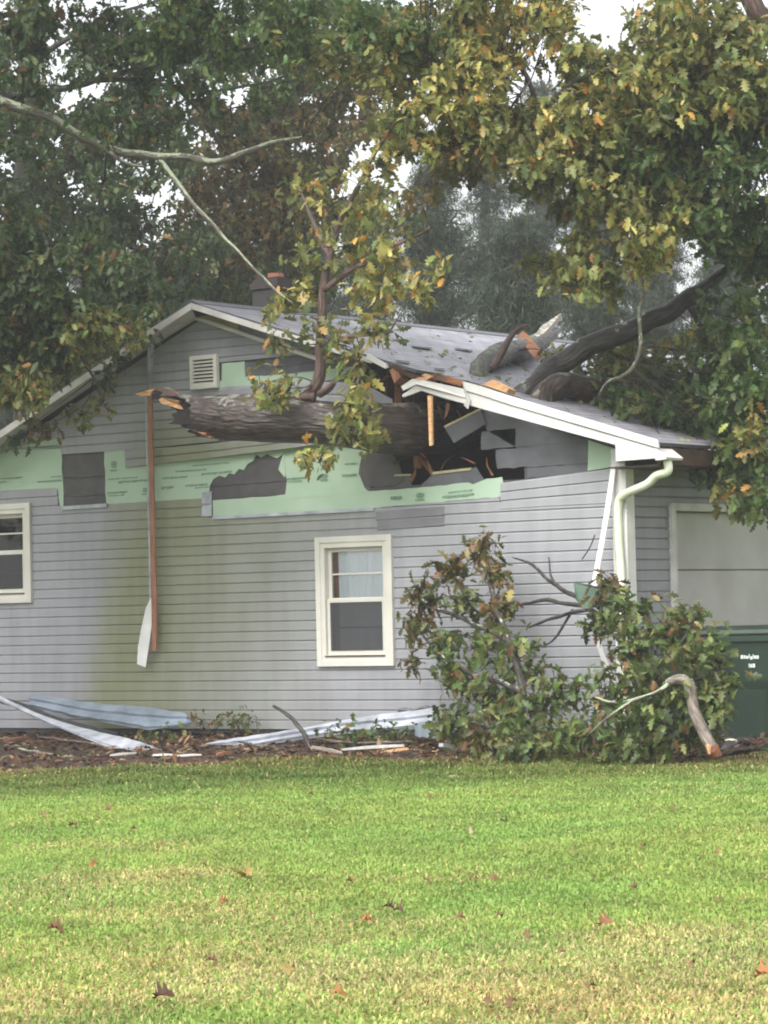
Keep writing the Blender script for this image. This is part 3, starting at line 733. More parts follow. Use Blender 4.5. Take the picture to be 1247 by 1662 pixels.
# bottom of wall behind siding
# --- other walls and the dark inside
mb = MB(); mb.box((WX0, HL - .3, 0), (0, HL - .15, roofz(WX0) - .12)); mb.box((WX0, .03, 0), (WX0 + .15, HL - .3, roofz(WX0) - .12))
mb.build('back_wall', MT['siding_side'], house)
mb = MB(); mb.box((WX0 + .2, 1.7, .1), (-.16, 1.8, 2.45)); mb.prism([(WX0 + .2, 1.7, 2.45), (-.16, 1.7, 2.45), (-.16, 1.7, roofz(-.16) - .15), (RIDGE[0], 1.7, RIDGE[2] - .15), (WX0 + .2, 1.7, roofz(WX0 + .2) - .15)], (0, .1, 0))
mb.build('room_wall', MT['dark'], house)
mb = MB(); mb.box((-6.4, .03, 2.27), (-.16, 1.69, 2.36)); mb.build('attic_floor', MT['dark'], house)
for i, (a, b, c, d) in enumerate([((700, 770), (706, 772), (664, 722), (658, 726)), ((640, 600), (652, 606), (650, 660), (640, 664)), ((665, 640), (672, 640), (680, 760), (672, 760))]):
    mb = MB(); mb.prism([P(*a, .25), P(*b, .25), P(*c, .12), P(*d, .12)], (0, .05, 0)); mb.build('broken_rafter', MT['rust'], house)
mb = MB(); mb.prism([P(694, 642, -.62), P(700, 642, -.62), P(701, 722, -.64), P(697, 724, -.64)], (0, .03, 0)); mb.build('broken_stud', MT['fresh'], house)
for k, (a, b) in enumerate([((600, 640), (625, 600)), ((735, 735), (760, 745))]):
    pass
for i in range(7):
    a = 596 + i * 24; mb = MB(); x = P(a, 640, .5)[0]; zt = roofz(x) - .06
    mb.prism([(x, .10 + .12 * (i % 3), zt), (x + .04, .10 + .12 * (i % 3), zt), (x + .04 + .1 * ((i * 7) % 3 - 1), .10, zt - random.uniform(.25, .7)), (x + .02 + .1 * ((i * 7) % 3 - 1), .10, zt - random.uniform(.3, .75))], (0, .09, .02)); mb.build('broken_rafter', MT['rust' if i % 3 == 1 else 'fascia_dark'], house)
_r = random.Random(8)
for a, b, c, d in [(664, 608, 640, 640), (640, 600, 652, 650), (655, 612, 664, 668), (690, 742, 666, 716), (676, 735, 652, 722), (700, 770, 690, 742), (716, 762, 738, 738), (770, 752, 748, 742), (640, 752, 668, 744), (668, 780, 676, 756), (800, 772, 790, 742), (742, 664, 752, 690), (712, 660, 720, 684), (728, 655, 722, 680), (610, 600, 618, 640), (596, 730, 622, 742), (788, 640, 806, 650), (630, 610, 612, 622)]:
    mb = MB(); p, q = P(a, b, -.02), P(c, d, _r.uniform(-.12, .15)); m_ = (p + q) / 2 + np.array([_r.uniform(-.03, .03), 0, _r.uniform(-.02, .02)])
    mb.tube([p, m_, q], [.022, .016, .002], n=5, rough=.4, rfreq=18, flat=(1, .4)); mb.build('torn_splinter', MT[_r.choice(['rust', 'rust', 'copper', 'fascia_dark', 'fascia_dark'])], house)
# splintered roof boards along the torn rake
for pts, mt in [([(672, 616), (690, 606), (704, 610), (690, 618)], 'fresh'), ([(690, 612), (712, 606), (752, 618), (748, 627), (716, 618)], 'rust'), ([(706, 606), (722, 609), (736, 616), (712, 612)], 'fresh'), ([(783, 624), (800, 616), (826, 630), (822, 637)], 'fresh'), ([(628, 594), (645, 592), (660, 604), (690, 611), (672, 616), (646, 604)], 'fascia_dark'), ([(632, 600), (644, 596), (650, 612), (640, 622)], 'copper')]:
    mb = MB(); mb.prism([P(a, b, -.33 + .02 * random.random()) for a, b in pts], (.01, .12, -.02)); mb.build('splintered_board', MT[mt], house)
# --- windows
def window(rect, left=False):
    x0, x1, z0, z1 = rect; wd = x1 - x0; t = .115
    win = thing('window', None, None); del_keys = None
    win.parent = house
    # casing in four pieces, mitred look by two steps
    mb = MB()
    for d, y, e in ((0, -.062, t * .55), (t * .5, -.052, t * .5)):
        a0, a1, b0, b1 = x0 + d, x1 - d, z0 + d, z1 - d
        mb.box((a0, y, b0), (a0 + e, .02, b1)); mb.box((a1 - e, y, b0), (a1, .02, b1))
        mb.box((a0 + e, y, b1 - e), (a1 - e, .02, b1)); mb.box((a0 + e, y, b0), (a1 - e, .02, b0 + e))
    mb.build('casing', MT['window_white'], win, bevel=.004)
    ix0, ix1, iz0, iz1 = x0 + t, x1 - t, z0 + t, z1 - t; zm = (iz0 + iz1) / 2 + .01; s = .042
    for nm, a, b, y in (('sash', zm - .02, iz1, .012), ('sash', iz0, zm + .02, -.02)):
        mb = MB(); mb.box((ix0, y, a), (ix0 + s, y + .03, b)); mb.box((ix1 - s, y, a), (ix1, y + .03, b)); mb.box((ix0 + s, y, b - s), (ix1 - s, y + .03, b)); mb.box((ix0 + s, y, a), (ix1 - s, y + .03, a + s * 1.1))
        mb.build('sash', MT['window_white'], win, bevel=.003)
        mb = MB(); mb.box((ix0 + s, y + .012, a + s), (ix1 - s, y + .018, b - s)); mb.build('pane', MT['glass'], win)
    mb = MB(); zq = (zm + iz1) / 2; mb.box((ix0 + s, .022, zq - .008), (ix1 - s, .028, zq + .008)); mb.build('glazing_bar', MT['window_white'], win)
    mb = MB(); zq = (zm + iz0) / 2; mb.box((ix0 + s + .05, -.006, zq - .008), (ix1 - s, -.001, zq + .008)); mb.build('glazing_bar', MT['bin_dark'], win)
    mb = MB(); mb.box((ix0 + s, -.026, iz0 + s), (ix1 - s, -.024, zm - s * .5)); mb.build('insect_screen', MT['screen'], win)
    mb = MB(); mb.box((ix0 - .02, -.02, iz0 - .01), (ix1 + .02, .0, iz0)); mb.build('sill', MT['fascia_dark'], win); mb = MB(); mb.box((ix0 - .01, -.0635, iz0 - .016), (ix1 + .01, -.045, iz0 - .003)); mb.build('sill_shade_strip', MT['fascia_dark'], win)  # second dark strip is added on the casing as the sill's shade line
    if not left:
        mb = MB(); m_ = 40; v = []
        for i in range(m_):
            x = ix0 + .11 + (ix1 - ix0 - .06) * i / (m_ - 1); y = .045 + .010 * math.sin(i * 1.5) + .006 * math.sin(i * 3.7)
            v += [(x, y, iz0 - .05), (x, y, iz1 + .05)]
        mb.add(v, [[2 * i, 2 * i + 2, 2 * i + 3, 2 * i + 1] for i in range(m_ - 1)]); mb.build('curtain', MT['curtain'], win, smooth=True)
        mb = MB(); mb.box((ix0 + .04, .05, iz0), (ix0 + .105, .07, iz1)); mb.build('inner_jamb', MT['copper'], win)
    mb = MB(); mb.box((ix0 - .05, .3, iz0 - .1), (ix1 + .05, .32, iz1 + .1)); mb.build('dark_backing', MT['dark'], win)  # near-black sheet behind the glass stands in for the unlit room
    return win
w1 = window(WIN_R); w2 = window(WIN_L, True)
w1['label'] = 'window with white curtain behind its upper sash'; w2['label'] = 'dark window cut by the picture edge without curtain'
# --- gable vent
vx0, vx1, vz0, vz1 = VENT
vent = thing('gable_vent', None, None); vent.parent = house
mb = MB(); t = .045
mb.box((vx0, -.075, vz0), (vx0 + t, -.02, vz1)); mb.box((vx1 - t, -.075, vz0), (vx1, -.02, vz1)); mb.box((vx0 + t, -.075, vz1 - t), (vx1 - t, -.02, vz1)); mb.box((vx0 + t, -.075, vz0), (vx1 - t, -.02, vz0 + t))
mb.build('vent_frame', MT['window_white'], vent, bevel=.003)
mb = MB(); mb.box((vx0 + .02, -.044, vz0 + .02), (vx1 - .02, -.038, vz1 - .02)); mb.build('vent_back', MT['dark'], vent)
ns = 7; hh = (vz1 - vz0 - 2 * t) / ns
for i in range(ns):
    zb = vz0 + t + i * hh
    mb = MB(); mb.prism([(vx0 + t, -.072, zb), (vx1 - t, -.072, zb), (vx1 - t, -.072, zb + hh * .30), (vx0 + t, -.072, zb + hh * .30)], (0, .025, hh * .38)); mb.build('vent_slat', MT['window_white'], vent)
# --- roof
def roof_plane(front, name, mat, right=True):
    """front: (x,y) list along the front edge from ridge to eave"""
    m = MR if right else ML; xe = front[-1][0]
    out = [(x, y) for x, y in front] + [(xe, HL), (RIDGE[0], HL)]
    def z(x): return RIDGE[2] + m * (x - RIDGE[0])
    k = math.sqrt(1 + m * m)
    # strips so uv and shading stay clean: subdivide along x by rows of shingles (0.142 m)
    mb = MB(); v = [(x, y, z(x)) for x, y in out]; n = len(v); nrm = np.array([-m, 0, 1]) / k
    lo = [tuple(np.array(p) - nrm * .035) for p in v]
    uv = [[(y, abs(x - RIDGE[0]) * k) for x, y in out]]
    f = [list(range(n))] if right is False else [list(range(n))[::-1]]
    if right is False: pass
    uvs = [uv[0] if right is False else uv[0][::-1]]
    f.append([n + i for i in (range(n) if right else range(n - 1, -1, -1))]); uvs.append([(0, 0)] * n)
    for i in range(n): f.append([i, (i + 1) % n, n + (i + 1) % n, n + i]); uvs.append([(0, .0)] * 4)
    mb.add(v + lo, f, uvs)
    return mb.build(name, mat, house)
fr = []
for a, b in [(600, 579), (614, 590), (628, 594), (645, 597), (655, 603), (676, 607), (692, 612), (706, 607), (722, 607), (746, 612), (760, 618), (790, 627), (820, 637), (850, 647)]:
    p = RF(a, b); fr.append((p[0], min(max(p[1], -.32), .4)))
fr = [(RIDGE[0], -.32), (P(450, 533, -.3)[0], -.32)] + fr + [(P(900, 665, -.3)[0], -.32), (EAVE[0], -.32)]
fr = sorted(fr, key=lambda q: q[0])
roof = roof_plane(fr, 'roof', MT['shingle'])
roof_plane([(RIDGE[0], -.32), (XL, -.32)], 'roof', MT['shingle'], right=False)
mb = MB(); mb.prism([(RIDGE[0] - .12, -.33, RIDGE[2] - .05 + .012), (RIDGE[0], -.33, RIDGE[2] + .02), (RIDGE[0] + .12, -.33, RIDGE[2] - .03), (RIDGE[0] + .12, -.33, RIDGE[2] - .045), (RIDGE[0] - .12, -.33, RIDGE[2] - .07)], (0, HL + .33, 0)); mb.build('ridge_cap', MT['shingle'], roof)
# torn shingle flaps and gouges on the slope
for a, b, w_, h_ in [(668, 562, 34, 3.5), (738, 566, 30, 3), (642, 586, 24, 3), (705, 599, 18, 3)]:
    q0 = RF(a, b, .012); q1 = RF(a + w_, b + w_ * .12, .014); q2 = RF(a + w_ * .9, b + w_ * .12 + h_, .035); q3 = RF(a + 3, b + h_, .03)
    mb = MB(); mb.prism([q0, q1, q2, q3], (0, 0, -.006)); mb.build('torn_shingle', MT['shingle'], roof)
# fascias, friezes
mb = MB(); pxprism(mb, [(310, 491), (245, 533), (188, 573), (-60, 739), (-60, 751), (188, 585), (244, 546), (311, 502)], -.345, .03); mb.build('fascia', MT['whitegrey'], house, bevel=.003)
mb = MB(); mb.prism([P(244.5, 547, -.335), P(239, 567, -.10), P(150, 626, -.10), P(-60, 766, -.10), P(-60, 752, -.335), P(188, 586, -.335)], (0, .01, .012)); mb.build('soffit', MT['whitegrey'], house)
mb = MB(); mb.prism([P(311, 503, -.335), P(318, 519, -.06), P(251, 560, -.06), P(245, 547, -.335)], (0, .01, .012)); mb.build('soffit', MT['whitegrey'], house)
mb = MB(); mb.prism([P(240, 548, -.345), P(248, 544, -.345), P(249, 560, -.2), P(244, 640, -.06), P(240, 640, -.06), P(239, 570, -.2)], (0, .012, 0)); mb.build('soffit_end', MT['siding_loose'], house)
mb = MB(); pxprism(mb, [(311, 492), (450, 536), (552, 566), (601, 582), (603, 590), (552, 575), (450, 546), (312, 502)], -.345, .03); mb.build('fascia', MT['whitegrey'], house, bevel=.003)
mb = MB(); pxprism(mb, [(596, 574), (626, 590), (629, 596), (625, 598), (594, 582)], -.36, .03); mb.build('fascia', MT['white'], house)
mb = MB(); pxprism(mb, [(317, 514), (330, 517), (450, 558), (516, 580), (516, 586), (450, 564), (330, 523), (316, 519)], -.075, .03); mb.build('frieze', MT['white'], house)
mb = MB(); pxprism(mb, [(322, 512), (352, 512), (388, 524), (386, 534), (400, 541), (450, 556), (536, 584), (536, 590), (450, 560), (330, 519)], -.05, .03); mb.build('rake_board', MT['tan'], house)
bro = house
mb = MB(); mb.prism([P(651, 627, -.42), P(669, 615, -.40), P(687, 617, -.37), P(752, 631, -.36), P(757, 646, -.36), P(700, 631, -.37), P(676, 624, -.40), P(654, 634, -.42)], (0, .03, 0)); mb.build('fascia', MT['white'], house, bevel=.003)
mb = MB(); mb.prism([P(654, 645, -.40), P(652, 641, -.40), P(675, 625, -.38), P(700, 632, -.35), P(757, 646, -.345), P(757, 656, -.345), P(722, 647, -.345), P(684, 634, -.36)], (0, .03, 0)); mb.build('frieze', MT['white'], house, bevel=.003)
mb = MB(); pxprism(mb, [(751, 619), (780, 627), (829, 643), (1067, 714), (1069, 727), (829, 657), (780, 641), (756, 634)], -.365, .03); mb.build('fascia', MT['white'], house, bevel=.003)
mb = MB(); pxprism(mb, [(757, 636), (780, 642), (829, 658), (1068, 728), (1069, 743), (1000, 749), (999, 722), (780, 663), (757, 656)], -.345, .03); mb.build('frieze', MT['white'], house, bevel=.003)
mb = MB(); mb.prism([P(750, 619, -.37), P(757, 634, -.37), P(764, 650, -.37), P(760, 664, -.37), P(753, 658, -.36), P(757, 648, -.36)], (0, .004, 0)); mb.build('bent_flashing', MT['whitegrey'], house)
mb = MB(); mb.prism([P(1000, 749, -.34), P(1069, 744, -.34), P(1069, 744, -.02), P(1000, 749, -.02)], (0, 0, .02)); mb.build('soffit', MT['white'], house)
# eave on the garage side: bare dark fascia, soffit, gutter stub
xe = EAVE[0]
mb = MB(); mb.box((xe - .035, -.28, EAVE[2] - .20), (xe - .005, HL, EAVE[2] - .045)); mb.build('fascia', MT['fascia_dark'], house)
mb = MB(); mb.box((.0, -.28, EAVE[2] - .215), (xe - .036, HL, EAVE[2] - .20)); mb.build('soffit', MT['fascia_dark'], house)
g0 = P(1070, 737, -.36)
mb = MB(); mb.prism([(xe - .01, -.36, EAVE[2] - .05), (xe + .115, -.36, EAVE[2] - .145), (xe + .105, -.36, EAVE[2] - .165), (xe - .01, -.36, EAVE[2] - .17)], (0, .3, 0)); mb.build('gutter', MT['whitegrey'], house, bevel=.003)
ds = [(xe + .05, -.24, EAVE[2] - .165), (xe + .05, -.24, EAVE[2] - .27), tuple(P(1066, 772, -.22)), tuple(P(1050, 786, -.2)), tuple(P(1014, 803, -.13)), tuple(P(1004, 822, -.11)), tuple(P(1005, 880, -.11)), tuple(P(1010, 960, -.11)), tuple(P(1017, 1195, -.11))]
mb = MB(); sp_ = spline(ds, 6); mb.tube(sp_, [.042] * len(sp_), n=8); mb.build('downspout', MT['cream'], house, smooth=True)
# corner post
mb = MB(); ct = roofz(0) - SOF - .1
mb.box((-.105, -.062, .2), (.055, -.0, ct)); mb.box((0.0, .0, .2), (.055, .085, ct)); mb.build('corner_post', MT['white'], house, bevel=.004)
# --- garage side wall
gd0 = PX(1092, 900)[1]; gdw = 2.65; gdz = PX(1092, 829)[2]; tw = .075
GW = [(0.03, .2), (HL - .2, .2), (HL - .2, EAVE[2] - .215), (.03, EAVE[2] - .215)]
mb = MB()
rect = (gd0 - .02, gd0 + gdw + .02, -1, gdz + .02)
tmp = MB()
for q in subtract([GW], rect): siding_courses(tmp, q, y0=-.0)
# rotate the courses from the gable plane to the x=0 plane: (x,y,z)->( -y, x, z)
mb = MB(); mb.add([(-v[1] + .005, v[0], v[2]) for v in tmp.v], tmp.f); mb.build('side_siding', MT['siding_side'], house)
mb = MB()
for q in subtract([GW], rect): mb.prism([(0, a, b) for a, b in q], (-.14, 0, 0))
mb.build('side_wall', MT['board'], house)
mb = MB(); mb.box((-.05, gd0 - tw, .02), (.055, gd0, gdz + tw)); mb.box((-.05, gd0 + gdw, .02), (.055, gd0 + gdw + tw, gdz + tw)); mb.box((-.05, gd0, gdz), (.055, gd0 + gdw, gdz + tw)); mb.build('garage_frame', MT['whitegrey'], house, bevel=.004)
gdoor = thing('garage_door', None, None); gdoor.parent = house
nr = 4; ph = (gdz - .03) / nr
for i in range(nr):
    mb = MB(); z0 = .03 + i * ph; mb.box((-.09, gd0, z0), (-.05, gd0 + gdw, z0 + ph - .012)); mb.build('panel', MT['garage'], gdoor, bevel=.006)
mb = MB(); mb.box((-.12, gd0, .03), (-.095, gd0 + gdw, gdz)); mb.build('door_back', MT['garage'], gdoor)
# --- chimney on the far slope
c0 = PD(421, 500, 38.5); c1 = PD(486, 500, 38.5); ctop = PD(450, 470, 38.5)[2]
chx, chy = float(RIDGE[0] - .9), float((c0[1] + c1[1]) / 2)
chim = thing('chimney', None, None); chim.parent = house
cc = PD(447, 500, 37.5); chx, chy = float(cc[0]), float(cc[1])
mb = MB(); mb.box((chx - .2, chy - .2, 3.9), (chx + .2, chy + .2, ctop)); mb.box((chx - .225, chy - .225, ctop - .11), (chx + .225, chy + .225, ctop - .03)); mb.build('chimney_stack', MT['brick'], chim)
mb = MB(); mb.tube([(chx + .02, chy, ctop - .02), (chx + .02, chy, ctop + .09)], [.11, .10], n=14); mb.build('flue', MT['brick_top'], chim)
mb = MB(); mb.box((chx - .18, chy - .18, ctop), (chx + .18, chy + .18, ctop + .03)); mb.build('chimney_cap', MT['brick'], chim)
# ------------------------------------------------------------------ the fallen tree
fallen = thing('fallen_tree', 'broken oak trunk lying across the grey gable and smashed through the roof edge', 'fallen tree', P(500, 690, -.8))
def trunk_mesh():
    path, rad = limb_path([(316, 673, -1.15, 35), (370, 676, -1.08, 37), (440, 680, -1.0, 38), (520, 686, -.82, 35), (600, 693, -.50, 38), (668, 697, .0, 43), (712, 694, .75, 41), (760, 688, 1.5, 36), (830, 684, 2.3, 30)], 16)
    n = 52; mb = MB(); ref = np.array([0, 0, 1.]); rings = []; ls = [0]
    for i in range(1, len(path)): ls.append(ls[-1] + np.linalg.norm(path[i] - path[i - 1]))
    for i, p in enumerate(path):
        t = path[min(i + 1, len(path) - 1)] - path[max(i - 1, 0)]; t /= np.linalg.norm(t)
        a = ref - t * (ref @ t); a /= np.linalg.norm(a); b = np.cross(t, a); ring = []
        for k in range(n):
            an = 2 * math.pi * k / n; d = a * math.cos(an) + b * math.sin(an)
            ca, sa = math.cos(an), math.sin(an)
            fur = mnoise.noise(Vector((ca * 7, sa * 7, ls[i] * 2.2))) * .050 + mnoise.noise(Vector((ca * 15 + 5, sa * 15, ls[i] * 5))) * .035 + mnoise.noise(Vector((ca * 1.6, sa * 1.6, ls[i] * 1.3))) * .06
            r = rad[i] * (1 + fur)
            aa = an if an < math.pi else 2 * math.pi - an          # 0 top, pi bottom; 0..pi is the near side
            jag = .06 * mnoise.noise(Vector((ca * 5, sa * 5, 3))) + .05 * mnoise.noise(Vector((ca * 13, sa * 13, 8)))
            e = np.interp(an, [0, .25, .5, .85, 1.4, 2.2, 2.7, 3.14, 3.5, 3.9, 4.4, 4.9, 5.4, 5.9, 6.283], [-.46, -.42, -.24, -.02, .08, .08, .12, .10, .0, -.20, -.30, -.16, -.32, -.44, -.46]) + jag * (1 + .8 * (an > 3.6))
            fall = max(0, 1 - ls[i] / .75)
            ring.append(p + d * r * (1 - .12 * fall * (aa < .5)) + t * e * fall)
        rings.append(ring)
    v = [q for r in rings for q in r]; f = []; uv = []
    for i in range(len(rings) - 1):
        for k in range(n):
            f.append([i * n + k, i * n + (k + 1) % n, (i + 1) * n + (k + 1) % n, (i + 1) * n + k]); u0, u1 = 1.5 * k / n, 1.5 * (k + 1) / n
            uv.append([(u0, ls[i]), (u1, ls[i]), (u1, ls[i + 1]), (u0, ls[i + 1])])
    mb.add(v, f, uv)
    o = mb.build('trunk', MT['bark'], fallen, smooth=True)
    # hollow: inner skin running back from the broken rim
    mb = MB(); m = 10; v = []
    for j in range(m):
        i = min(j * 3, len(path) - 1); sh = .90 - .05 * j
        for k in range(n):
            q = np.array(rings[i][k]); c = path[i] + (q - rings[i][k]) ; v.append(path[i] + (q - path[i]) * (sh if j else .985) * (1 + .05 * mnoise.noise(Vector((k * .9, j * .8, 1)))) + (np.zeros(3)))
    f = [[j * n + k, (j + 1) * n + k, (j + 1) * n + (k + 1) % n, j * n + (k + 1) % n] for j in range(m - 1) for k in range(n)] + [[(m - 1) * n + k for k in range(n)]]
    mb.add(v, f); mb.build('hollow', MT['hollow'], o)
    return o, path, rad
trunk, tpath, trad = trunk_mesh()
def spike(a, b, Y, r0, mat, name='splinter', par=None, n=5, Y2=None):
    mb = MB(); p, q = P(*a, Y), P(*b, Y2 if Y2 is not None else Y); s = depth(p) / FPX
    pts = [p + (q - p) * t for t in np.linspace(0, 1, 6)]; pts = wiggle(pts, .012, 9, r0)
    mb.tube(pts, [r0 * s * (1 - .9 * t ** 1.5) + .001 for t in np.linspace(0, 1, 6)], n=n, rough=.35, rfreq=14, flat=(1, .55)); return mb.build(name, MT[mat], par or trunk)
spike((306, 650), (262, 640), -1.15, 9, 'bark'); spike((290, 640), (219, 638), -1.2, 6, 'fresh'); spike((288, 636), (240, 634), -1.12, 5, 'rust')
spike((292, 652), (255, 645), -1.2, 5, 'fresh'); spike((312, 664), (277, 662), -1.12, 8, 'hollow'); spike((315, 676), (281, 671), -1.14, 8, 'hollow'); spike((318, 682), (275, 687), -1.16, 9, 'hollow')
spike((322, 690), (300, 692), -1.2, 6, 'hollow'); spike((338, 706), (310, 698), -1.25, 5, 'rust'); spike((345, 710), (322, 704), -1.22, 4, 'copper')
def chunk(pts, Y, th, mat, name):
    mb = MB(); mb.prism([P(a, b, Y + .03 * mnoise.noise(Vector((a * .1, b * .1, 0)))) for a, b in pts], (.02, th, 0)); mb.build(name, MT[mat], trunk)
chunk([(276, 688), (284, 681), (278, 673), (288, 668), (281, 661), (292, 654), (312, 650), (326, 660), (330, 692), (316, 700), (307, 697), (310, 689)], -1.22, .16, 'hollow', 'hollow')
chunk([(218, 638), (232, 633), (246, 629), (264, 629), (276, 633), (292, 643), (282, 648), (262, 641), (250, 645), (234, 643)], -1.24, .07, 'bark_red', 'splinter')
chunk([(218, 639), (236, 634), (249, 631), (243, 642), (230, 643)], -1.255, .012, 'fresh', 'splinter')
chunk([(246, 640), (252, 634), (262, 636), (261, 646), (254, 649), (246, 648)], -1.255, .03, 'hollow', 'hollow')
chunk([(258, 648), (264, 644), (272, 650), (287, 657), (292, 664), (274, 658), (262, 655)], -1.25, .03, 'fresh', 'splinter')
def limb(parent, pts, mat='bark_top', name='limb', n=9, rough=.12, k=7, wig=.02, dmode=False, seed=1.):
    path, rad = (limb_path_d if dmode else limb_path)(pts, k); path = wiggle(path, wig, 3, seed)
    mb = MB(); mb.tube(path, rad, n=n, rough=rough, rfreq=6); o = mb.build(name, MT[mat], parent, smooth=True)
    return o, path
L1, p1 = limb(fallen, [(496, 650, -.85, 12.8), (513, 625, -.88, 10.2), (519, 590, -.9, 8.9), (521, 530, -.92, 8.1), (529, 450, -.95, 7.2), (545, 380, -.95, 5.1), (575, 310, -.98, 3.8), (620, 235, -1, 2.5), (665, 170, -1, 2.1)], 'bark_red', n=12)
L1b, p1b = limb(fallen, [(527, 470, -.95, 6), (570, 440, -1.0, 5), (640, 400, -1.05, 3.5), (700, 370, -1.1, 2)], 'bark_red', n=7)
L1c, p1c = limb(fallen, [(535, 420, -.95, 5), (500, 340, -.9, 3.5), (480, 290, -.9, 2)], 'bark_red', n=7)
L1d, p1d = limb(fallen, [(521, 560, -.92, 6), (580, 545, -1.1, 4), (625, 540, -1.2, 2.5), (640, 520, -1.25, 1.5)], 'bark_red', n=7)
L1e, p1e = limb(fallen, [(590, 655, -.95, 4), (580, 690, -1.3, 3), (560, 715, -1.4, 2.4), (520, 735, -1.45, 1.5)], 'bark_red', n=6)
limb(fallen, [(520, 640, -.88, 7), (536, 628, -.98, 6), (547, 612, -1.0, 4)], 'bark_red', name='stub', n=8)
limb(fallen, [(512, 645, -.9, 9), (470, 645, -.98, 5), (440, 640, -1.1, 3), (430, 620, -1.2, 1.5)], 'bark_red', n=6)
# limbs on and above the roof
def roofpts(lst): return [(*RF(a, b, l), r) for a, b, l, r in lst]
def limb3(parent, pts, mat, name='limb', n=10, rough=.12, k=7, wig=.02, seed=2.):
    q = [(*p[:3], p[3] * depth(p[:3]) / FPX) for p in pts]; s = spline(q, k); path = wiggle([v[:3] for v in s], wig, 3, seed)
    mb = MB(); mb.tube(path, [max(.003, float(v[3])) for v in s], n=n, rough=rough, rfreq=6); return mb.build(name, MT[mat], parent, smooth=True), path
L2, p2 = limb3(fallen, [(*P(822, 672, .45), 20.4), (*P(850, 638, .42), 19.6), (*P(905, 597, .85), 17.8), (*P(955, 563, 1.1), 17.8), (*P(1020, 532, 1.35), 17.0), (*P(1085, 505, 1.6), 15.3), (*P(1130, 478, 1.8), 12.8), (*P(1165, 450, 1.9), 10.2), (*P(1210, 415, 2.1), 7.6), (*P(1262, 380, 2.4), 5.1)], 'bark_top', n=14, wig=.05)
limb3(fallen, [(*P(1122, 492, 1.75), 8), (*P(1135, 520, 1.7), 6), (*P(1150, 560, 1.6), 5), (*P(1168, 590, 1.5), 3.5), (*P(1160, 640, 1.4), 2)], 'bark_top', n=7, wig=.05)
limb3(fallen, [(*P(1120, 490, 1.75), 7), (*P(1150, 505, 1.7), 5), (*P(1185, 512, 1.6), 4), (*P(1230, 500, 1.5), 2)], 'bark_top', n=7, wig=.05)
limb3(fallen, [(*P(1140, 540, 1.65), 4), (*P(1128, 580, 1.6), 3), (*P(1120, 640, 1.5), 2)], 'bark_top', n=6, wig=.03)
L3, p3 = limb3(fallen, [(*RF(872, 648, -.20), 19), (*RF(895, 648, .10), 21), (*RF(960, 655, .16), 21), (*RF(1020, 662, .15), 19), (*RF(1075, 670, .14), 15), (*RF(1150, 690, .2), 8)], 'bark', n=14, wig=.03)
L4, p4 = limb3(fallen, [(*RF(766, 612, -.22), 13), (*RF(778, 606, .04), 15), (*RF(805, 599, .13), 18), (*RF(845, 588, .14), 18), (*RF(875, 577, .15), 15), (*RF(895, 567, .17), 10), (*RF(912, 560, .2), 2)], 'bark_mossy', n=14, rough=.2)
mb = MB(); mb.prism([RF(862, 588, .24), RF(880, 571, .30), RF(912, 551, .33), RF(900, 566, .31), RF(885, 580, .28)], (0, .03, -.05)); mb.build('splinter', MT['bark_grey'], L4)
mb = MB(); mb.prism([RF(840, 584, .26), RF(850, 580, .30), RF(878, 602, .22), RF(868, 608, .18)], (.02, .05, -.03)); mb.build('splinter', MT['rust'], L4)
limb3(fallen, [(*P(800, 596, .8), 7), (*P(814, 575, .85), 6.5), (*P(826, 552, .9), 5.5), (*P(838, 534, .95), 4.5), (*P(858, 527, .95), 3)], 'bark_red', name='stub', n=8)
L5, p5 = limb3(fallen, [(*P(1041, 380, .2), 2), (*P(1043, 450, .2), 3), (*P(1041, 520, .2), 3.2), (*P(1036, 570, .2), 3), (*P(1020, 600, .2), 3), (*P(990, 618, .3), 2.6), (*P(972, 640, .4), 2)], 'bark_lichen', n=6, wig=.05)
fall_limbs = [np.array(q) for q in p1[8:] + p1b + p1c + p1d + p1e + p2[10:] + p3 + p4 + p5]
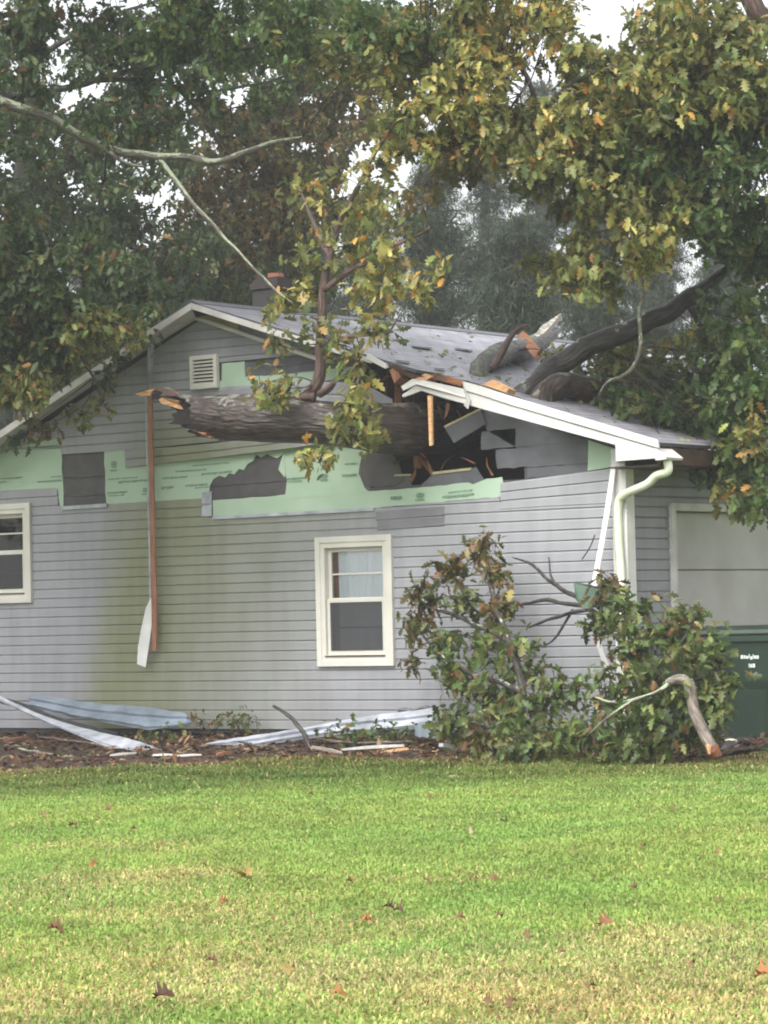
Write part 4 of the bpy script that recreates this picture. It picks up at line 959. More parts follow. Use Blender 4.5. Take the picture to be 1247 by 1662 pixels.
fc = [cl_y(*a) for a in [
 (600, 470, -1.0, 38, 45, 11, .3, 'yellow'), (560, 400, -1.0, 42, 40, 10, .3, 'olive'), (615, 410, -1.05, 40, 40, 10, .3, 'yellow'), (650, 345, -1.05, 45, 40, 10, .3, 'olive'),
 (560, 320, -.95, 45, 40, 9, .3, 'yellow'), (510, 300, -.9, 40, 32, 8, .3, 'olive'), (690, 300, -1.1, 40, 38, 9, .3, 'orange'), (620, 270, -1.0, 50, 40, 9, .3, 'olive'),
 (680, 462, -1.1, 34, 26, 8, .2, 'yellow'), (640, 455, -1.1, 26, 26, 7, .2, 'yellow'), (715, 440, -1.1, 16, 18, 4, .15, 'yellow'), (610, 535, -1.15, 26, 26, 8, .2, 'olive'), (560, 560, -1.05, 26, 26, 7, .2, 'olive'), (585, 590, -1.1, 22, 26, 6, .2, 'olive'),
 (462, 488, -1.0, 18, 18, 6, .15, 'yellow'), (490, 470, -1.0, 20, 18, 5, .15, 'yellow'), (440, 505, -1.0, 12, 10, 3, .1, 'olive'), (500, 410, -1.0, 30, 30, 7, .2, 'olive'), (520, 540, -1.1, 20, 20, 4, .2, 'olive'), (455, 560, -1.2, 14, 20, 4, .15, 'olive'),
 (430, 620, -1.35, 18, 22, 5, .15, 'yellow'), (462, 630, -1.35, 15, 26, 5, .15, 'olive'), (445, 650, -1.35, 22, 14, 4, .15, 'yellow'),
 (570, 660, -1.4, 24, 24, 7, .2, 'yellow'), (595, 690, -1.45, 18, 24, 6, .2, 'olive'), (560, 690, -1.45, 18, 22, 5, .2, 'olive'), (580, 625, -1.35, 16, 18, 4, .15, 'yellow'), (598, 712, -1.45, 10, 14, 3, .15, 'olive'),
 (500, 742, -1.5, 20, 14, 5, .15, 'yellow'), (525, 738, -1.5, 20, 16, 5, .15, 'yellow'),
 (660, 200, -1.0, 55, 40, 9, .3, 'olive'), (720, 240, -1.0, 40, 40, 8, .3, 'yellow'), (640, 140, -1.0, 50, 40, 8, .3, 'yellow'),
 # round the big limb at the right
 (1190, 500, 1.2, 60, 45, 15, .5, 'green'), (1215, 570, 1.0, 50, 55, 16, .5, 'green'), (1160, 585, 1.3, 55, 40, 12, .5, 'green'), (1205, 660, .9, 55, 50, 16, .5, 'green'), (1215, 740, .8, 55, 45, 16, .4, 'green'), (1160, 755, .9, 34, 30, 9, .3, 'green'), (1195, 800, .8, 36, 26, 9, .3, 'olive'), (1230, 690, .6, 40, 60, 12, .4, 'olive'), (1150, 690, 1.5, 40, 34, 10, .4, 'green'),
 (1240, 440, 2, 40, 50, 10, .5, 'green'), (1105, 620, 2.0, 55, 34, 12, .5, 'green'), (1050, 610, 2.4, 50, 28, 10, .5, 'green'), (1000, 622, 2.2, 45, 22, 9, .4, 'green'), (1090, 665, 1.8, 50, 26, 10, .4, 'dark'), (960, 640, 1.3, 40, 16, 7, .3, 'dark'), (1030, 560, 1.6, 45, 22, 6, .4, 'olive'), (990, 570, 1.4, 34, 18, 5, .3, 'olive'), (1120, 700, 1.2, 34, 16, 6, .3, 'dark'), (935, 612, 1.6, 30, 16, 5, .3, 'green'), (905, 575, 2.6, 20, 14, 3, .2, 'olive'),
 (1240, 800, .5, 30, 40, 8, .3, 'green'), (1000, 640, 1.0, 40, 20, 8, .3, 'green'), (1050, 660, .8, 45, 22, 9, .3, 'green'), (955, 625, 1.1, 26, 14, 5, .2, 'olive'), (1080, 610, 1.6, 50, 30, 10, .4, 'green'), (1120, 660, .9, 40, 30, 10, .3, 'green'), (1020, 600, 1.6, 34, 18, 6, .3, 'olive'), (1110, 640, 1.9, 50, 40, 16, .5, 'green'), (1060, 640, 2.0, 50, 34, 14, .5, 'dark'), (1010, 650, 1.5, 40, 18, 8, .35, 'dark'), (1140, 650, 1.4, 40, 50, 15, .4, 'green'), (1090, 700, 1.0, 34, 14, 7, .3, 'dark'), (1165, 620, 1.2, 50, 40, 14, .4, 'green'), (975, 600, 2.0, 34, 20, 6, .3, 'green'), (1040, 595, 2.4, 50, 22, 9, .4, 'olive'), (1150, 540, 1.7, 34, 24, 7, .3, 'olive'), (1100, 560, 2.2, 40, 24, 7, .4, 'olive'), (1190, 720, .9, 40, 40, 12, .4, 'green'), (1215, 640, .8, 40, 40, 12, .4, 'green'), (1260, 600, .8, 40, 60, 10, .5, 'green'),
]]
fc = [(c, r, max(2, int(n * (1.05 if c[1] < 0 else 1.7))), *pl) for c, r, n, *pl in fc]
crown(fallen, fc, fall_limbs, 'olive', leaf=.112, k=8, name='foliage')

# ------------------------------------------------------------------ standing trees
def tree(name, label, cat, base, trunkpts, tmat, clusters_fn, limbs=(), leaf=.13, T=OAK, k=8, pal='dark', mat='leaf', maxtw=2.5, group=None, tn=12, twigr=.008):
    t = thing(name, label, cat, base, group)
    q = spline(trunkpts, 6); mb = MB(); mb.tube([v[:3] for v in q], [float(v[3]) for v in q], n=tn, rough=.12, rfreq=3); mb.build('trunk', MT[tmat], t, smooth=True)
    lp = [np.array(v[:3]) for v in q[len(q) // 3:]]
    for L in limbs:
        o, path = limb(t, L[0], L[1] if len(L) > 1 else tmat, dmode=True, n=8, wig=.03, seed=L[2] if len(L) > 2 else 1.); lp += path
    if clusters_fn is not None: crown(t, clusters_fn(), lp, pal, T, leaf, k, mat, maxtw=maxtw, twigr=twigr)
    return t
# lichened oak just left of the frame, its boughs reaching in over the left rake
def TA():
    c = fill_d([(20, 560, 100, 60, 26, 'dark'), (30, 500, 130, 60, 24, 'dark'), (120, 480, 120, 60, 16, 'dark'), (20, 620, 50, 30, 8, 'olive'), (140, 535, 50, 30, 8, 'olive'), (60, 400, 120, 60, 18, 'dark'),
                (-120, 350, 120, 320, 46, 'dark'), (180, 100, 150, 80, 13, 'dark'), (380, 60, 140, 60, 13, 'green'), (260, 170, 120, 60, 10, 'dark'), (460, 30, 150, 50, 15, 'green'), (610, 90, 110, 60, 12, 'olive'), (110, 40, 90, 40, 7, 'dark'), (330, 20, 120, 40, 10, 'green'), (-40, -140, 260, 120, 40, 'dark'), (300, -160, 240, 110, 34, 'green'), (-300, 200, 160, 400, 50, 'dark')], 29.4, 31.4, .24, 9)
    c += [cl_y(a, b, -1.2, rx, ry, n, .2, pl) for a, b, rx, ry, n, pl in [(135, 672, 18, 20, 4, 'olive'), (165, 655, 10, 12, 3, 'olive'), (70, 695, 34, 10, 5, 'orange'), (20, 712, 28, 10, 4, 'dark'), (170, 618, 22, 16, 5, 'dark'), (195, 585, 20, 14, 4, 'dark'), (230, 545, 14, 12, 3, 'dark')]]
    for x_, y_, z_ in [(-9, -3, 6.2), (-8, -5, 6.6), (-10, -6, 6), (-7, -7, 7.2), (-9.5, -1.5, 5.6), (-11, -4, 4.6), (-6.2, -4, 7.2), (-11, -7, 4.5), (-8.5, -8, 6.6), (-12, -2, 3.6), (-12, -5, 3), (-5, -6, 8), (-7, -2, 6.6), (-13, -8, 4)]:  # unseen boughs added in front to block sky from the wall's left side
        c.append((np.array([x_, y_, z_], float), (1.4, 1.4, .7), 170))
    return c
bA = G(-190, 1230)
bA = PD(-230, 1225, 29.5)
treeA = tree('oak_tree', 'oak whose bare lichen covered limb reaches in from the left over the roof', 'tree', bA,
     [(*PD(-230, 1225, 29.5), .30), (*PD(-220, 800, 29.6), .25), (*PD(-215, 400, 29.8), .22), (*PD(-205, 0, 30), .18), (*PD(-190, -400, 30), .10)], 'bark_top', TA,
     limbs=[([(-210, 60, 29.9, 14), (-60, 130, 30, 10), (0, 163, 30.1, 8.5), (80, 190, 30.1, 8), (165, 238, 30.2, 7.5), (240, 253, 30.2, 7), (300, 254, 30.2, 6), (350, 262, 30.2, 5.5), (400, 246, 30.2, 5), (440, 232, 30.2, 4.2), (490, 220, 30.2, 2.5)], 'bark_lichen', 1.),
            ([(252, 253, 30.2, 4.5), (285, 288, 30.1, 4), (320, 335, 30.0, 3.4), (375, 398, 29.9, 2.8), (430, 455, 29.8, 2.2), (478, 492, 29.7, 1.2)], 'bark_lichen', 2.),
            ([(165, 238, 30.2, 4), (200, 262, 30.1, 3), (235, 272, 30.0, 2)], 'bark_lichen', 3.),
            ([(-60, 160, 30.3, 8), (0, 158, 30.4, 6.5), (70, 148, 30.5, 6), (150, 130, 30.5, 5.5), (230, 108, 30.5, 5), (330, 98, 30.5, 4), (430, 72, 30.6, 3), (560, 66, 30.7, 1.8)], 'bark_top', 4.),
            ([(150, 130, 30.5, 4.5), (230, 125, 30.6, 4), (285, 142, 30.6, 3.4), (350, 146, 30.6, 2.8), (440, 130, 30.6, 2.4), (525, 88, 30.6, 1.5)], 'bark_top', 5.),
            ([(285, 142, 30.6, 3), (330, 185, 30.5, 2.6), (355, 230, 30.5, 2), (385, 266, 30.5, 1.4)], 'bark_top', 6.),
            ([(-210, 300, 29.8, 12), (-60, 420, 30, 8), (40, 500, 30.2, 6), (110, 560, 30.3, 4), (160, 620, 30.3, 2)], 'bark_top', 7.),
            ([(-200, -100, 30, 12), (-50, -150, 30, 8), (150, -170, 30.2, 6), (350, -150, 30.4, 3)], 'bark_top', 8.)], leaf=.092, k=10)
# dark broadleaf with its trunk in view at upper left, beyond the house
def TB(): return fill_d([(90, 300, 110, 60, 24), (200, 230, 110, 80, 26), (30, 200, 90, 60, 14), (30, 420, 90, 60, 21), (240, 400, 110, 60, 21), (150, 500, 130, 50, 29), (20, 60, 60, 60, 14), (240, 60, 110, 60, 19), (90, 600, 150, 60, 26), (250, 480, 60, 40, 13), (100, -160, 220, 100, 38), (-150, 250, 120, 300, 38)], 40.5, 45, .34, 12)
tree('oak_tree', 'dark green oak with a straight grey trunk showing at the upper left', 'tree', PD(50, 1150, 43), [(*PD(50, 1150, 43), .25), (*PD(46, 700, 43), .2), (*PD(40, 300, 43), .15), (*PD(46, 60, 43), .12), (*PD(60, -220, 43), .08)], 'bark_far', TB,
     limbs=[([(42, 330, 43, 8), (130, 260, 43, 6), (240, 200, 43.4, 4), (320, 150, 43.5, 2)],), ([(44, 480, 43, 8), (150, 370, 42.8, 6), (260, 400, 42.5, 3)],), ([(44, 200, 43, 7), (-40, 100, 43, 5), (-120, 60, 43, 3)],), ([(46, 100, 43, 6), (150, 40, 43, 4), (260, 0, 43, 2)],), ([(48, 560, 43, 7), (140, 560, 42.5, 5), (220, 540, 42, 2)],)], leaf=.115, k=10, T=OAKC, pal='dark', maxtw=4)
def TC(): return fill_d([(430, 380, 110, 80, 30), (360, 300, 90, 70, 19), (470, 250, 100, 60, 20), (560, 180, 90, 60, 18), (400, 180, 90, 60, 14), (330, 430, 70, 50, 15), (540, 330, 80, 60, 15, 'olive'), (450, 470, 120, 30, 19, 'dark'), (560, 60, 120, 60, 24, 'green'), (420, 100, 90, 50, 14, 'green'), (560, -80, 140, 60, 16, 'green')], 44, 49, .36, 12)
tree('oak_tree', 'broadleaf tree turning orange behind the chimney', 'tree', PD(445, 1150, 46.5), [(*PD(445, 1150, 46.5), .28), (*PD(440, 600, 46.5), .22), (*PD(452, 300, 46.5), .16), (*PD(480, 60, 46.5), .07)], 'bark_far', TC,
     limbs=[([(442, 430, 46.5, 6), (380, 330, 46, 4), (340, 260, 46, 2)],), ([(448, 380, 46.5, 6), (540, 280, 46, 4), (600, 200, 46, 2)],), ([(455, 250, 46.5, 5), (420, 150, 46, 3), (400, 80, 46, 2)],), ([(470, 130, 46.5, 4), (560, 60, 46, 2)],)], leaf=.115, k=11, T=OAKC, pal='orange', maxtw=4)
# big oak standing to the right, drooping boughs over the roof
def TD():
    c = fill_d([(1100, 120, 120, 55, 26, 'olive'), (1010, 160, 90, 60, 18, 'yellow'), (990, 240, 75, 50, 15, 'olive'), (1080, 230, 90, 60, 20, 'green'), (1180, 200, 70, 80, 18, 'green'), (1170, 320, 60, 60, 13, 'green'), (1060, 320, 70, 50, 13, 'olive'), (1045, 390, 34, 40, 6, 'yellow'), (960, 320, 40, 40, 6, 'olive'), (950, 400, 34, 24, 3, 'olive'), (915, 440, 40, 20, 3, 'olive'), (985, 450, 50, 18, 4, 'olive'), (1215, 400, 40, 50, 8, 'green'),
                (840, 210, 80, 50, 13, 'olive'), (760, 170, 80, 70, 16, 'yellow'), (700, 90, 80, 60, 14, 'olive'), (790, 70, 60, 60, 9, 'yellow'), (1180, 60, 60, 40, 9, 'olive'), (1090, 60, 50, 25, 6, 'olive'), (740, 240, 50, 30, 7, 'orange'), (880, 280, 30, 25, 3, 'olive'), (620, 60, 70, 60, 10, 'green'), (660, 200, 50, 40, 6, 'olive'), (850, 25, 60, 30, 7, 'yellow'), (760, 20, 80, 30, 8, 'olive'), (1080, 25, 110, 25, 8, 'olive'), (1210, 120, 50, 70, 10, 'olive'), (950, 180, 60, 40, 8, 'yellow'), (905, 235, 40, 30, 4, 'olive'), (895, 70, 50, 26, 4, 'yellow'), (985, 90, 50, 24, 5, 'olive'), (1215, 170, 40, 50, 7, 'olive'),
                (1350, 200, 120, 260, 34, 'green'), (1150, -130, 200, 90, 20, 'olive'), (1300, -260, 180, 130, 26, 'olive'), (800, -110, 170, 80, 20, 'olive')], 28.2, 30.2, .22, 9)
    return c
tree('oak_tree', 'large oak on the right with drooping olive and yellow boughs above the roof', 'tree', PD(1400, 1220, 29), [(*PD(1400, 1220, 29), .34), (*PD(1385, 800, 29), .28), (*PD(1360, 400, 29.2), .24), (*PD(1330, 60, 29.2), .18), (*PD(1300, -300, 29.2), .09)], 'bark_top', TD,
     limbs=[([(1335, 110, 29.2, 22), (1262, 60, 29.1, 20), (1225, 15, 29, 17), (1190, -60, 29, 12)], 'bark_red', 1.), ([(1300, 90, 29.2, 10), (1240, 62, 29, 8), (1190, 64, 28.9, 7), (1150, 75, 28.9, 4), (1080, 100, 28.9, 3), (1000, 120, 28.9, 3)], 'bark_lichen', 2.),
            ([(1190, 64, 28.9, 7), (1110, 110, 28.9, 7), (1090, 170, 28.9, 6), (1060, 215, 28.9, 5), (1048, 270, 28.8, 4), (1040, 340, 28.8, 3)], 'bark_top', 3.), ([(1090, 170, 28.9, 5), (1015, 165, 29, 4.5), (1005, 210, 29, 4), (1003, 270, 29, 2.5)], 'bark_top', 4.),
            ([(1080, 100, 28.9, 6), (960, 120, 29, 6), (925, 145, 29.1, 6), (880, 172, 29.2, 6), (820, 195, 29.2, 4.5), (790, 205, 29.2, 3)], 'bark_top', 5.), ([(870, 176, 29.2, 4), (850, 115, 29.2, 4), (820, 98, 29.2, 3), (700, 80, 29.2, 2)], 'bark_top', 6.), ([(820, 195, 29.2, 2.6), (845, 150, 29, 2.2), (862, 128, 29, 1.6)], 'bark_grey', 7.), ([(880, 172, 29.2, 3.5), (800, 180, 29.4, 3), (735, 170, 29.4, 2.4), (700, 165, 29.4, 1.6)], 'bark_grey', 8.),
            ([(1360, 350, 29.2, 12), (1280, 330, 29.1, 8), (1200, 320, 29, 5), (1150, 340, 29, 3)], 'bark_top', 9.)], leaf=.100, k=9, pal='olive')
# hazy wood beyond: each tree its own
def pine(px, top, D, wpx, label, name='pine_tree', n=150, pal='pine', bot=700, T=NEED, leaf=.17, k=18, bare=0.):
    b = PD(px, 1000 + 1.3 * FPX / D, D)
    t = thing(name, label, 'tree', b, 'trees beyond the house')
    q = spline([(*b, .24), (*PD(px + 4, 700, D), .20), (*PD(px - 3, (top + 700) / 2, D), .14), (*PD(px, top, D), .03)], 6)
    mb = MB(); mb.tube([v[:3] for v in q], [float(v[3]) for v in q], n=8, rough=.1); mb.build('trunk', MT['bark_far'], t, smooth=True)
    lp = [np.array(v[:3]) for v in q[6:]]; cls = []
    for i in range(n):
        u = rng.random() ** .8; y = top + (bot - top) * u; w_ = wpx * min(1, .25 + 1.1 * u) * (.75 + .35 * math.sin(u * 23 + px)); an = rng.random() * 6.283; rr = math.sqrt(rng.random()) * w_ * D / FPX
        c = PD(px, y, D) + np.array([math.cos(an) * rr, math.sin(an) * rr, 0])
        cls.append((c, (.48, .48, .22), 20))
    crown(t, cls, lp, pal, T, leaf, k, 'leaf_far', droop=.2, maxtw=4, twigr=.02)
    return t
FAR = [(700, 250, 60, 70, 'hazy pine rising behind the broken roof edge, left of the open gap', 'pine'), (790, 170, 66, 80, 'tall hazy pine behind the middle of the roof', 'pine'), (880, 130, 72, 85, 'tallest hazy pine behind the ridge, thin at its top', 'pine'), (970, 260, 62, 75, 'hazy pine behind the dark leaning limb', 'pine'), (1070, 300, 68, 85, 'grey green pine behind the hanging lichen twig', 'pine'), (1180, 330, 64, 85, 'pine behind the leafy boughs at the right', 'pine'), (1290, 330, 64, 85, 'pine at the right edge behind the oak', 'pine'),
       (600, 330, 64, 80, 'pine behind the yellow leaved branch over the roof', 'pine'), (500, 380, 62, 80, 'dim pine between the chimney and the red barked branch', 'pine'), (390, 420, 60, 80, 'dark pine left of the chimney', 'pine'), (270, 400, 62, 80, 'pine behind the gable peak', 'pine'), (150, 370, 64, 85, 'pine behind the dark oak at the left', 'pine'), (20, 420, 64, 85, 'pine at the left edge behind the oaks', 'pine'), (-110, 370, 64, 85, 'pine left of the picture behind the oaks', 'pine'), (835, 360, 55, 70, 'low hazy pine just behind the ridge', 'pine')]
for a in FAR: pine(a[0], a[1], a[2], a[3], a[4], pal=a[5])

# ------------------------------------------------------------------ torn siding and scraps
def lap_sheet(name, label, cat, top, bot, n, mat, prof=.026, group=None, jag=0., thin=.003, straight=False):
    """a loose strip of vinyl siding: top / bottom edges as (px,py,Y); n laps"""
    T = np.array(spline([P(*q) for q in top], 10)); B = np.array(spline([P(*q) for q in bot], 10)); m = 46
    if straight:
        lin_ = lambda L: np.array([np.array(L[i]) + (np.array(L[i + 1]) - np.array(L[i])) * k / 10 for i in range(len(L) - 1) for k in range(10)] + [L[-1]])
        T, B = lin_([P(*q) for q in top]), lin_([P(*q) for q in bot])
    def rs(L): t = np.linspace(0, len(L) - 1, m); i = np.floor(t).astype(int).clip(0, len(L) - 2); return L[i] + (L[i + 1] - L[i]) * (t - i)[:, None]
    T, B = rs(T), rs(B); mb = MB(); wv = np.linspace(0, 6.283, m)
    nrm = np.cross(T[-1] - T[0], B[m // 2] - T[m // 2]); nrm /= np.linalg.norm(nrm)
    if nrm @ (CAM - T[0]) < 0: nrm = -nrm
    rows = []
    for k in range(n):
        for q, y in ((0, .1), (.84, .95), (.94, 1), (.96, .1)):
            r = T + (B - T) * ((k + q) / n) + nrm * (prof * y) + nrm * (.012 * np.sin(wv * 1.7 + k + q) + .010 * np.array([mnoise.noise(Vector((j * .45, k * 3 + q, len(label)))) for j in range(m)]))[:, None]; rows.append(r)
    rows.append(B + nrm * .002)
    R_ = len(rows); v = np.concatenate(rows + [r - nrm * thin for r in rows]); f = []
    for a in range(R_ - 1):
        for j in range(m - 1):
            f.append([(a + 1) * m + j, (a + 1) * m + j + 1, a * m + j + 1, a * m + j]); o = R_ * m
            f.append([o + a * m + j, o + a * m + j + 1, o + (a + 1) * m + j + 1, o + (a + 1) * m + j])
    mb.add(v, f); o = mb.build(name, MT[mat]); return tag(o, label, cat, group)
lap_sheet('torn_siding', 'blue grey double lap siding panel leaning on the wall foot at the left', 'siding panel', [(48, 1129, -.30), (170, 1142, -.27), (300, 1156, -.30)], [(50, 1149, -.42), (150, 1169, -.5), (240, 1185, -.55), (313, 1177, -.45)], 2, 'siding_blue', .034, group='torn siding on the ground', straight=True)
lap_sheet('torn_siding', 'pale siding panel lying aslant on the mulch below the curtained window', 'siding panel', [(309, 1214, -1.25), (400, 1195, -1.0), (560, 1170, -.65), (712, 1147, -.35)], [(311, 1222, -1.3), (400, 1213, -1.1), (560, 1191, -.8), (700, 1178, -.55)], 2, 'siding_loose', .034, group='torn siding on the ground', straight=True)
lap_sheet('siding_strip', 'long curved white strip of torn siding sweeping down from the left edge', 'siding strip', [(-40, 1112, -.5), (0, 1131, -.7), (60, 1157, -1.0), (140, 1182, -1.25), (200, 1198, -1.5), (250, 1213, -1.7), (312, 1227, -1.9)], [(-40, 1118, -.55), (0, 1138, -.75), (70, 1170, -1.1), (130, 1195, -1.45), (200, 1221, -1.75), (250, 1228, -1.9), (308, 1232, -2.0)], 1, 'siding_loose', .02, group='torn siding on the ground')
lap_sheet('siding_strip', 'dark wet strip of siding lying behind the long curved white strip', 'siding strip', [(-30, 1124, -.35), (40, 1142, -.5), (100, 1166, -.7), (190, 1188, -.9)], [(-30, 1132, -.4), (40, 1154, -.55), (100, 1176, -.75), (190, 1193, -.95)], 1, 'bin_dark', .01, group='torn siding on the ground')  # black strip put in for the shadow along the white strip's upper edge
lap_sheet('siding_strip', 'short dark strip of siding resting above the right end of the pale panel', 'siding strip', [(643, 1151, -.22), (676, 1148, -.2), (706, 1145, -.18)], [(646, 1156, -.26), (676, 1153, -.24), (706, 1150, -.22)], 1, 'siding_dark', .01, group='torn siding on the ground')
# loose white corner strip bowed out beside the downspout
def ribbon(name, pts, wpx, mat, parent=None, th=.012, label=None, cat=None, k=8):
    q = spline([(*P(a, b, Y), w_) for a, b, Y, w_ in pts], k); mb = MB(); L = []
    for v in q:
        p = v[:3]; w_ = v[3] * depth(p) / FPX / 2
        s = np.array([.97, .0, .02]); L.append((p - s * w_, p + s * w_))
    m = len(L); v = [x for a in L for x in a] + [x + np.array([0, th, 0]) for a in L for x in a]; f = []; o = 2 * m
    for i in range(m - 1):
        a = 2 * i
        f += [[a, a + 1, a + 3, a + 2], [o + a + 2, o + a + 3, o + a + 1, o + a], [a + 2, o + a + 2, o + a, a], [a + 1, o + a + 1, o + a + 3, a + 3]]
    f += [[0, o, o + 1, 1], [2 * m - 2, 2 * m - 1, o + 2 * m - 1, o + 2 * m - 2]]
    mb.add(v, f); ob = mb.build(name, MT[mat], parent); return tag(ob, label, cat) if label else ob
ribbon('trim_strip', [(996, 756, -.10, 10), (990, 800, -.14, 10), (979, 870, -.22, 10), (966, 940, -.30, 10), (961, 990, -.34, 9), (970, 1040, -.3, 9), (986, 1085, -.24, 9), (1002, 1118, -.2, 9)], 10, 'white', label='white corner trim strip sprung loose and bowed beside the downspout', cat='trim strip')
for q in ([(945, 908, -.06), (958, 888, -.16), (966, 868, -.2)],):
    mb = MB(); s = spline([P(*z) for z in q], 6); mb.tube(s, [.006] * len(s), n=5); tag(mb.build('wire', MT['bin_dark']), 'short dark wire sticking out from the wall beside the bowed white strip', 'wire')
hb = thing('hanging_batten', 'brown wooden batten hanging down the wall below the splintered trunk end', 'batten', P(246, 860, -.12))
ribbon('batten', [(243, 640, -.16, 9.5), (245, 760, -.15, 10), (248, 900, -.14, 10.5), (250, 1000, -.13, 11), (250, 1056, -.13, 8)], 10, 'copper', hb, .02)
ribbon('flashing_strip', [(236.5, 640, -.14, 3), (239, 760, -.13, 3), (242.5, 900, -.12, 3), (243.5, 978, -.12, 3)], 3, 'siding_loose', hb, .004)
mb = MB(); mb.prism([P(245, 970, -.13), P(237, 986, -.15), P(229, 1020, -.16), P(224, 1050, -.17), P(222.5, 1078, -.18), P(236, 1083, -.17), P(241, 1052, -.14), P(247, 1010, -.12), P(247, 985, -.12)], (0, .006, 0)); mb.build('flashing', MT['white'], hb)
# splintered wood, chips and sticks on the mulch
def scrap(label, a, b, wpx, mat, cat='wood scrap', name='wood_scrap', grp='scraps on the mulch', th=.03, lift=.01, tilt=0.):
    def g(px, py):
        z = .05
        for _ in range(6): p = PZ(px, py, z); z = float(bed_z(p[0], p[1])) + .02
        return p
    p, q = g(*a), g(*b); d = q - p; L = np.linalg.norm(d); d /= L; s = np.cross((0, 0, 1), d); s /= np.linalg.norm(s); w_ = wpx * depth(p) / FPX
    u = np.array([0, 0, 1.]); mb = MB(); n = 7; v = []; f = []
    for i in range(n):
        t = i / (n - 1); c = p + (q - p) * t + u * (lift + tilt * t); ww = w_ * (.55 + .45 * math.sin(math.pi * min(1, t * 1.25 + .1))) * random.uniform(.8, 1.15) / 2
        hh = th * (.5 + .5 * math.sin(math.pi * (t * .8 + .1)))
        v += [c - s * ww, c + s * ww, c + s * ww * .8 + u * hh, c - s * ww * .9 + u * hh * .9]
    for i in range(n - 1):
        a_ = 4 * i
        for k in range(4): f.append([a_ + k, a_ + (k + 1) % 4, a_ + 4 + (k + 1) % 4, a_ + 4 + k])
    f += [[3, 2, 1, 0], [4 * n - 4, 4 * n - 3, 4 * n - 2, 4 * n - 1]]
    mb.add(v, f); o = mb.build(name, MT[mat]); return tag(o, label, cat, grp)
scrap('grey plank scrap on the mulch under the pale siding panel', (506, 1216), (556, 1226), 9, 'bark_grey')
scrap('bright orange splinter of fresh wood at the edge of the mulch', (616, 1226), (662, 1219), 7, 'fresh')
scrap('long thin grey batten behind the bright orange splinter', (556, 1220), (655, 1214), 6, 'whitegrey')
scrap('short white scrap on the mulch below the end of the curved strip', (248, 1229), (280, 1228), 5, 'white', th=.02)
scrap('longer white scrap on the mulch beside the short white one', (288, 1230), (327, 1228), 5, 'white', th=.02)
scrap('grey chip lying below the middle of the long curved strip', (180, 1229), (221, 1225), 7, 'whitegrey', th=.02)
scrap('pale brown splinter left of the grey plank scrap', (395, 1232), (440, 1230), 6, 'tan')
scrap('small rusty brown chip beside the right end of the curved strip', (352, 1228), (376, 1225), 6, 'copper')
scrap('crumpled pale blue scrap in front of the leafy fallen branch', (716, 1214), (738, 1224), 13, 'siding_loose', th=.05)
scrap('bent grey metal flashing standing at the right end of the pale panel', (678, 1196), (704, 1200), 12, 'siding_blue', th=.16, cat='flashing', name='bent_flashing')
scrap('pale split chip lying out on the grass edge', (727, 1265), (746, 1264), 6, 'tan', th=.02)
scrap('flat tan bark chip in the grass edge below the leafy branches', (1056, 1236), (1090, 1234), 6, 'copper', th=.02)
scrap('reddish splinter lying in the mulch left of the crumpled scrap', (684, 1224), (712, 1228), 5, 'rust')
scrap('brown slat half buried in the mulch at the far left', (8, 1206), (48, 1200), 7, 'copper')
def stick(label, pts, mat, n=6, wig=.015, cat='stick'):
    path, rad = limb_path(pts, 6); path = wiggle(path, wig, 6, pts[0][0]); mb = MB(); mb.tube(path, rad, n=n, rough=.15, rfreq=9)
    return tag(mb.build('stick', MT[mat], smooth=True), label, cat, 'sticks at the foot of the wall')
stick('black curved stick standing up out of the mulch before the pale panel', [(444, 1147, -1.05, 2.6), (462, 1156, -1.08, 3.2), (480, 1172, -1.12, 3.6), (493, 1190, -1.15, 4), (503, 1212, -1.25, 4)], 'bark_top')
stick('lichened stick lying on the mulch at the far left', [(30, 1216, -2.4, 2), (60, 1222, -2.5, 3), (100, 1228, -2.6, 3.5), (142, 1232, -2.7, 3)], 'bark_lichen')
stick('thin dark stick crossing the lower edge of the pale panel', [(388, 1203, -1.3, 1.5), (415, 1210, -1.35, 2), (450, 1216, -1.4, 1.5)], 'bark_top')
stick('thin brown stick half hidden behind the black curved stick', [(520, 1200, -1.2, 2), (580, 1206, -1.2, 2.4), (660, 1204, -1.1, 1.6)], 'bark_red')
stick('twiggy brown stick lying before the blue grey panel', [(60, 1196, -1.6, 1.5), (130, 1204, -1.8, 2), (180, 1216, -2.1, 1.5)], 'bark_red')
def stone(label, px, py, r):
    p = G(px, py); mb = MB(); v = []; f = []; n, m = 10, 6
    for j in range(m):
        th = math.pi * .5 * j / (m - 1)
        for k in range(n):
            a = 2 * math.pi * k / n; d = np.array([math.cos(a) * math.cos(th), math.sin(a) * math.cos(th) * .8, math.sin(th) * .75]); v.append(p + d * r * (1 + .25 * mnoise.noise(Vector(d * 1.7 + p))))
    for j in range(m - 1):
        for k in range(n): f.append([j * n + k, j * n + (k + 1) % n, (j + 1) * n + (k + 1) % n, (j + 1) * n + k])
    mb.add(v, f); tag(mb.build('stone', MT['stone'], smooth=True), label, 'stone')
stone('pale grey stone at the foot of the black curved stick', 487, 1218, .13)
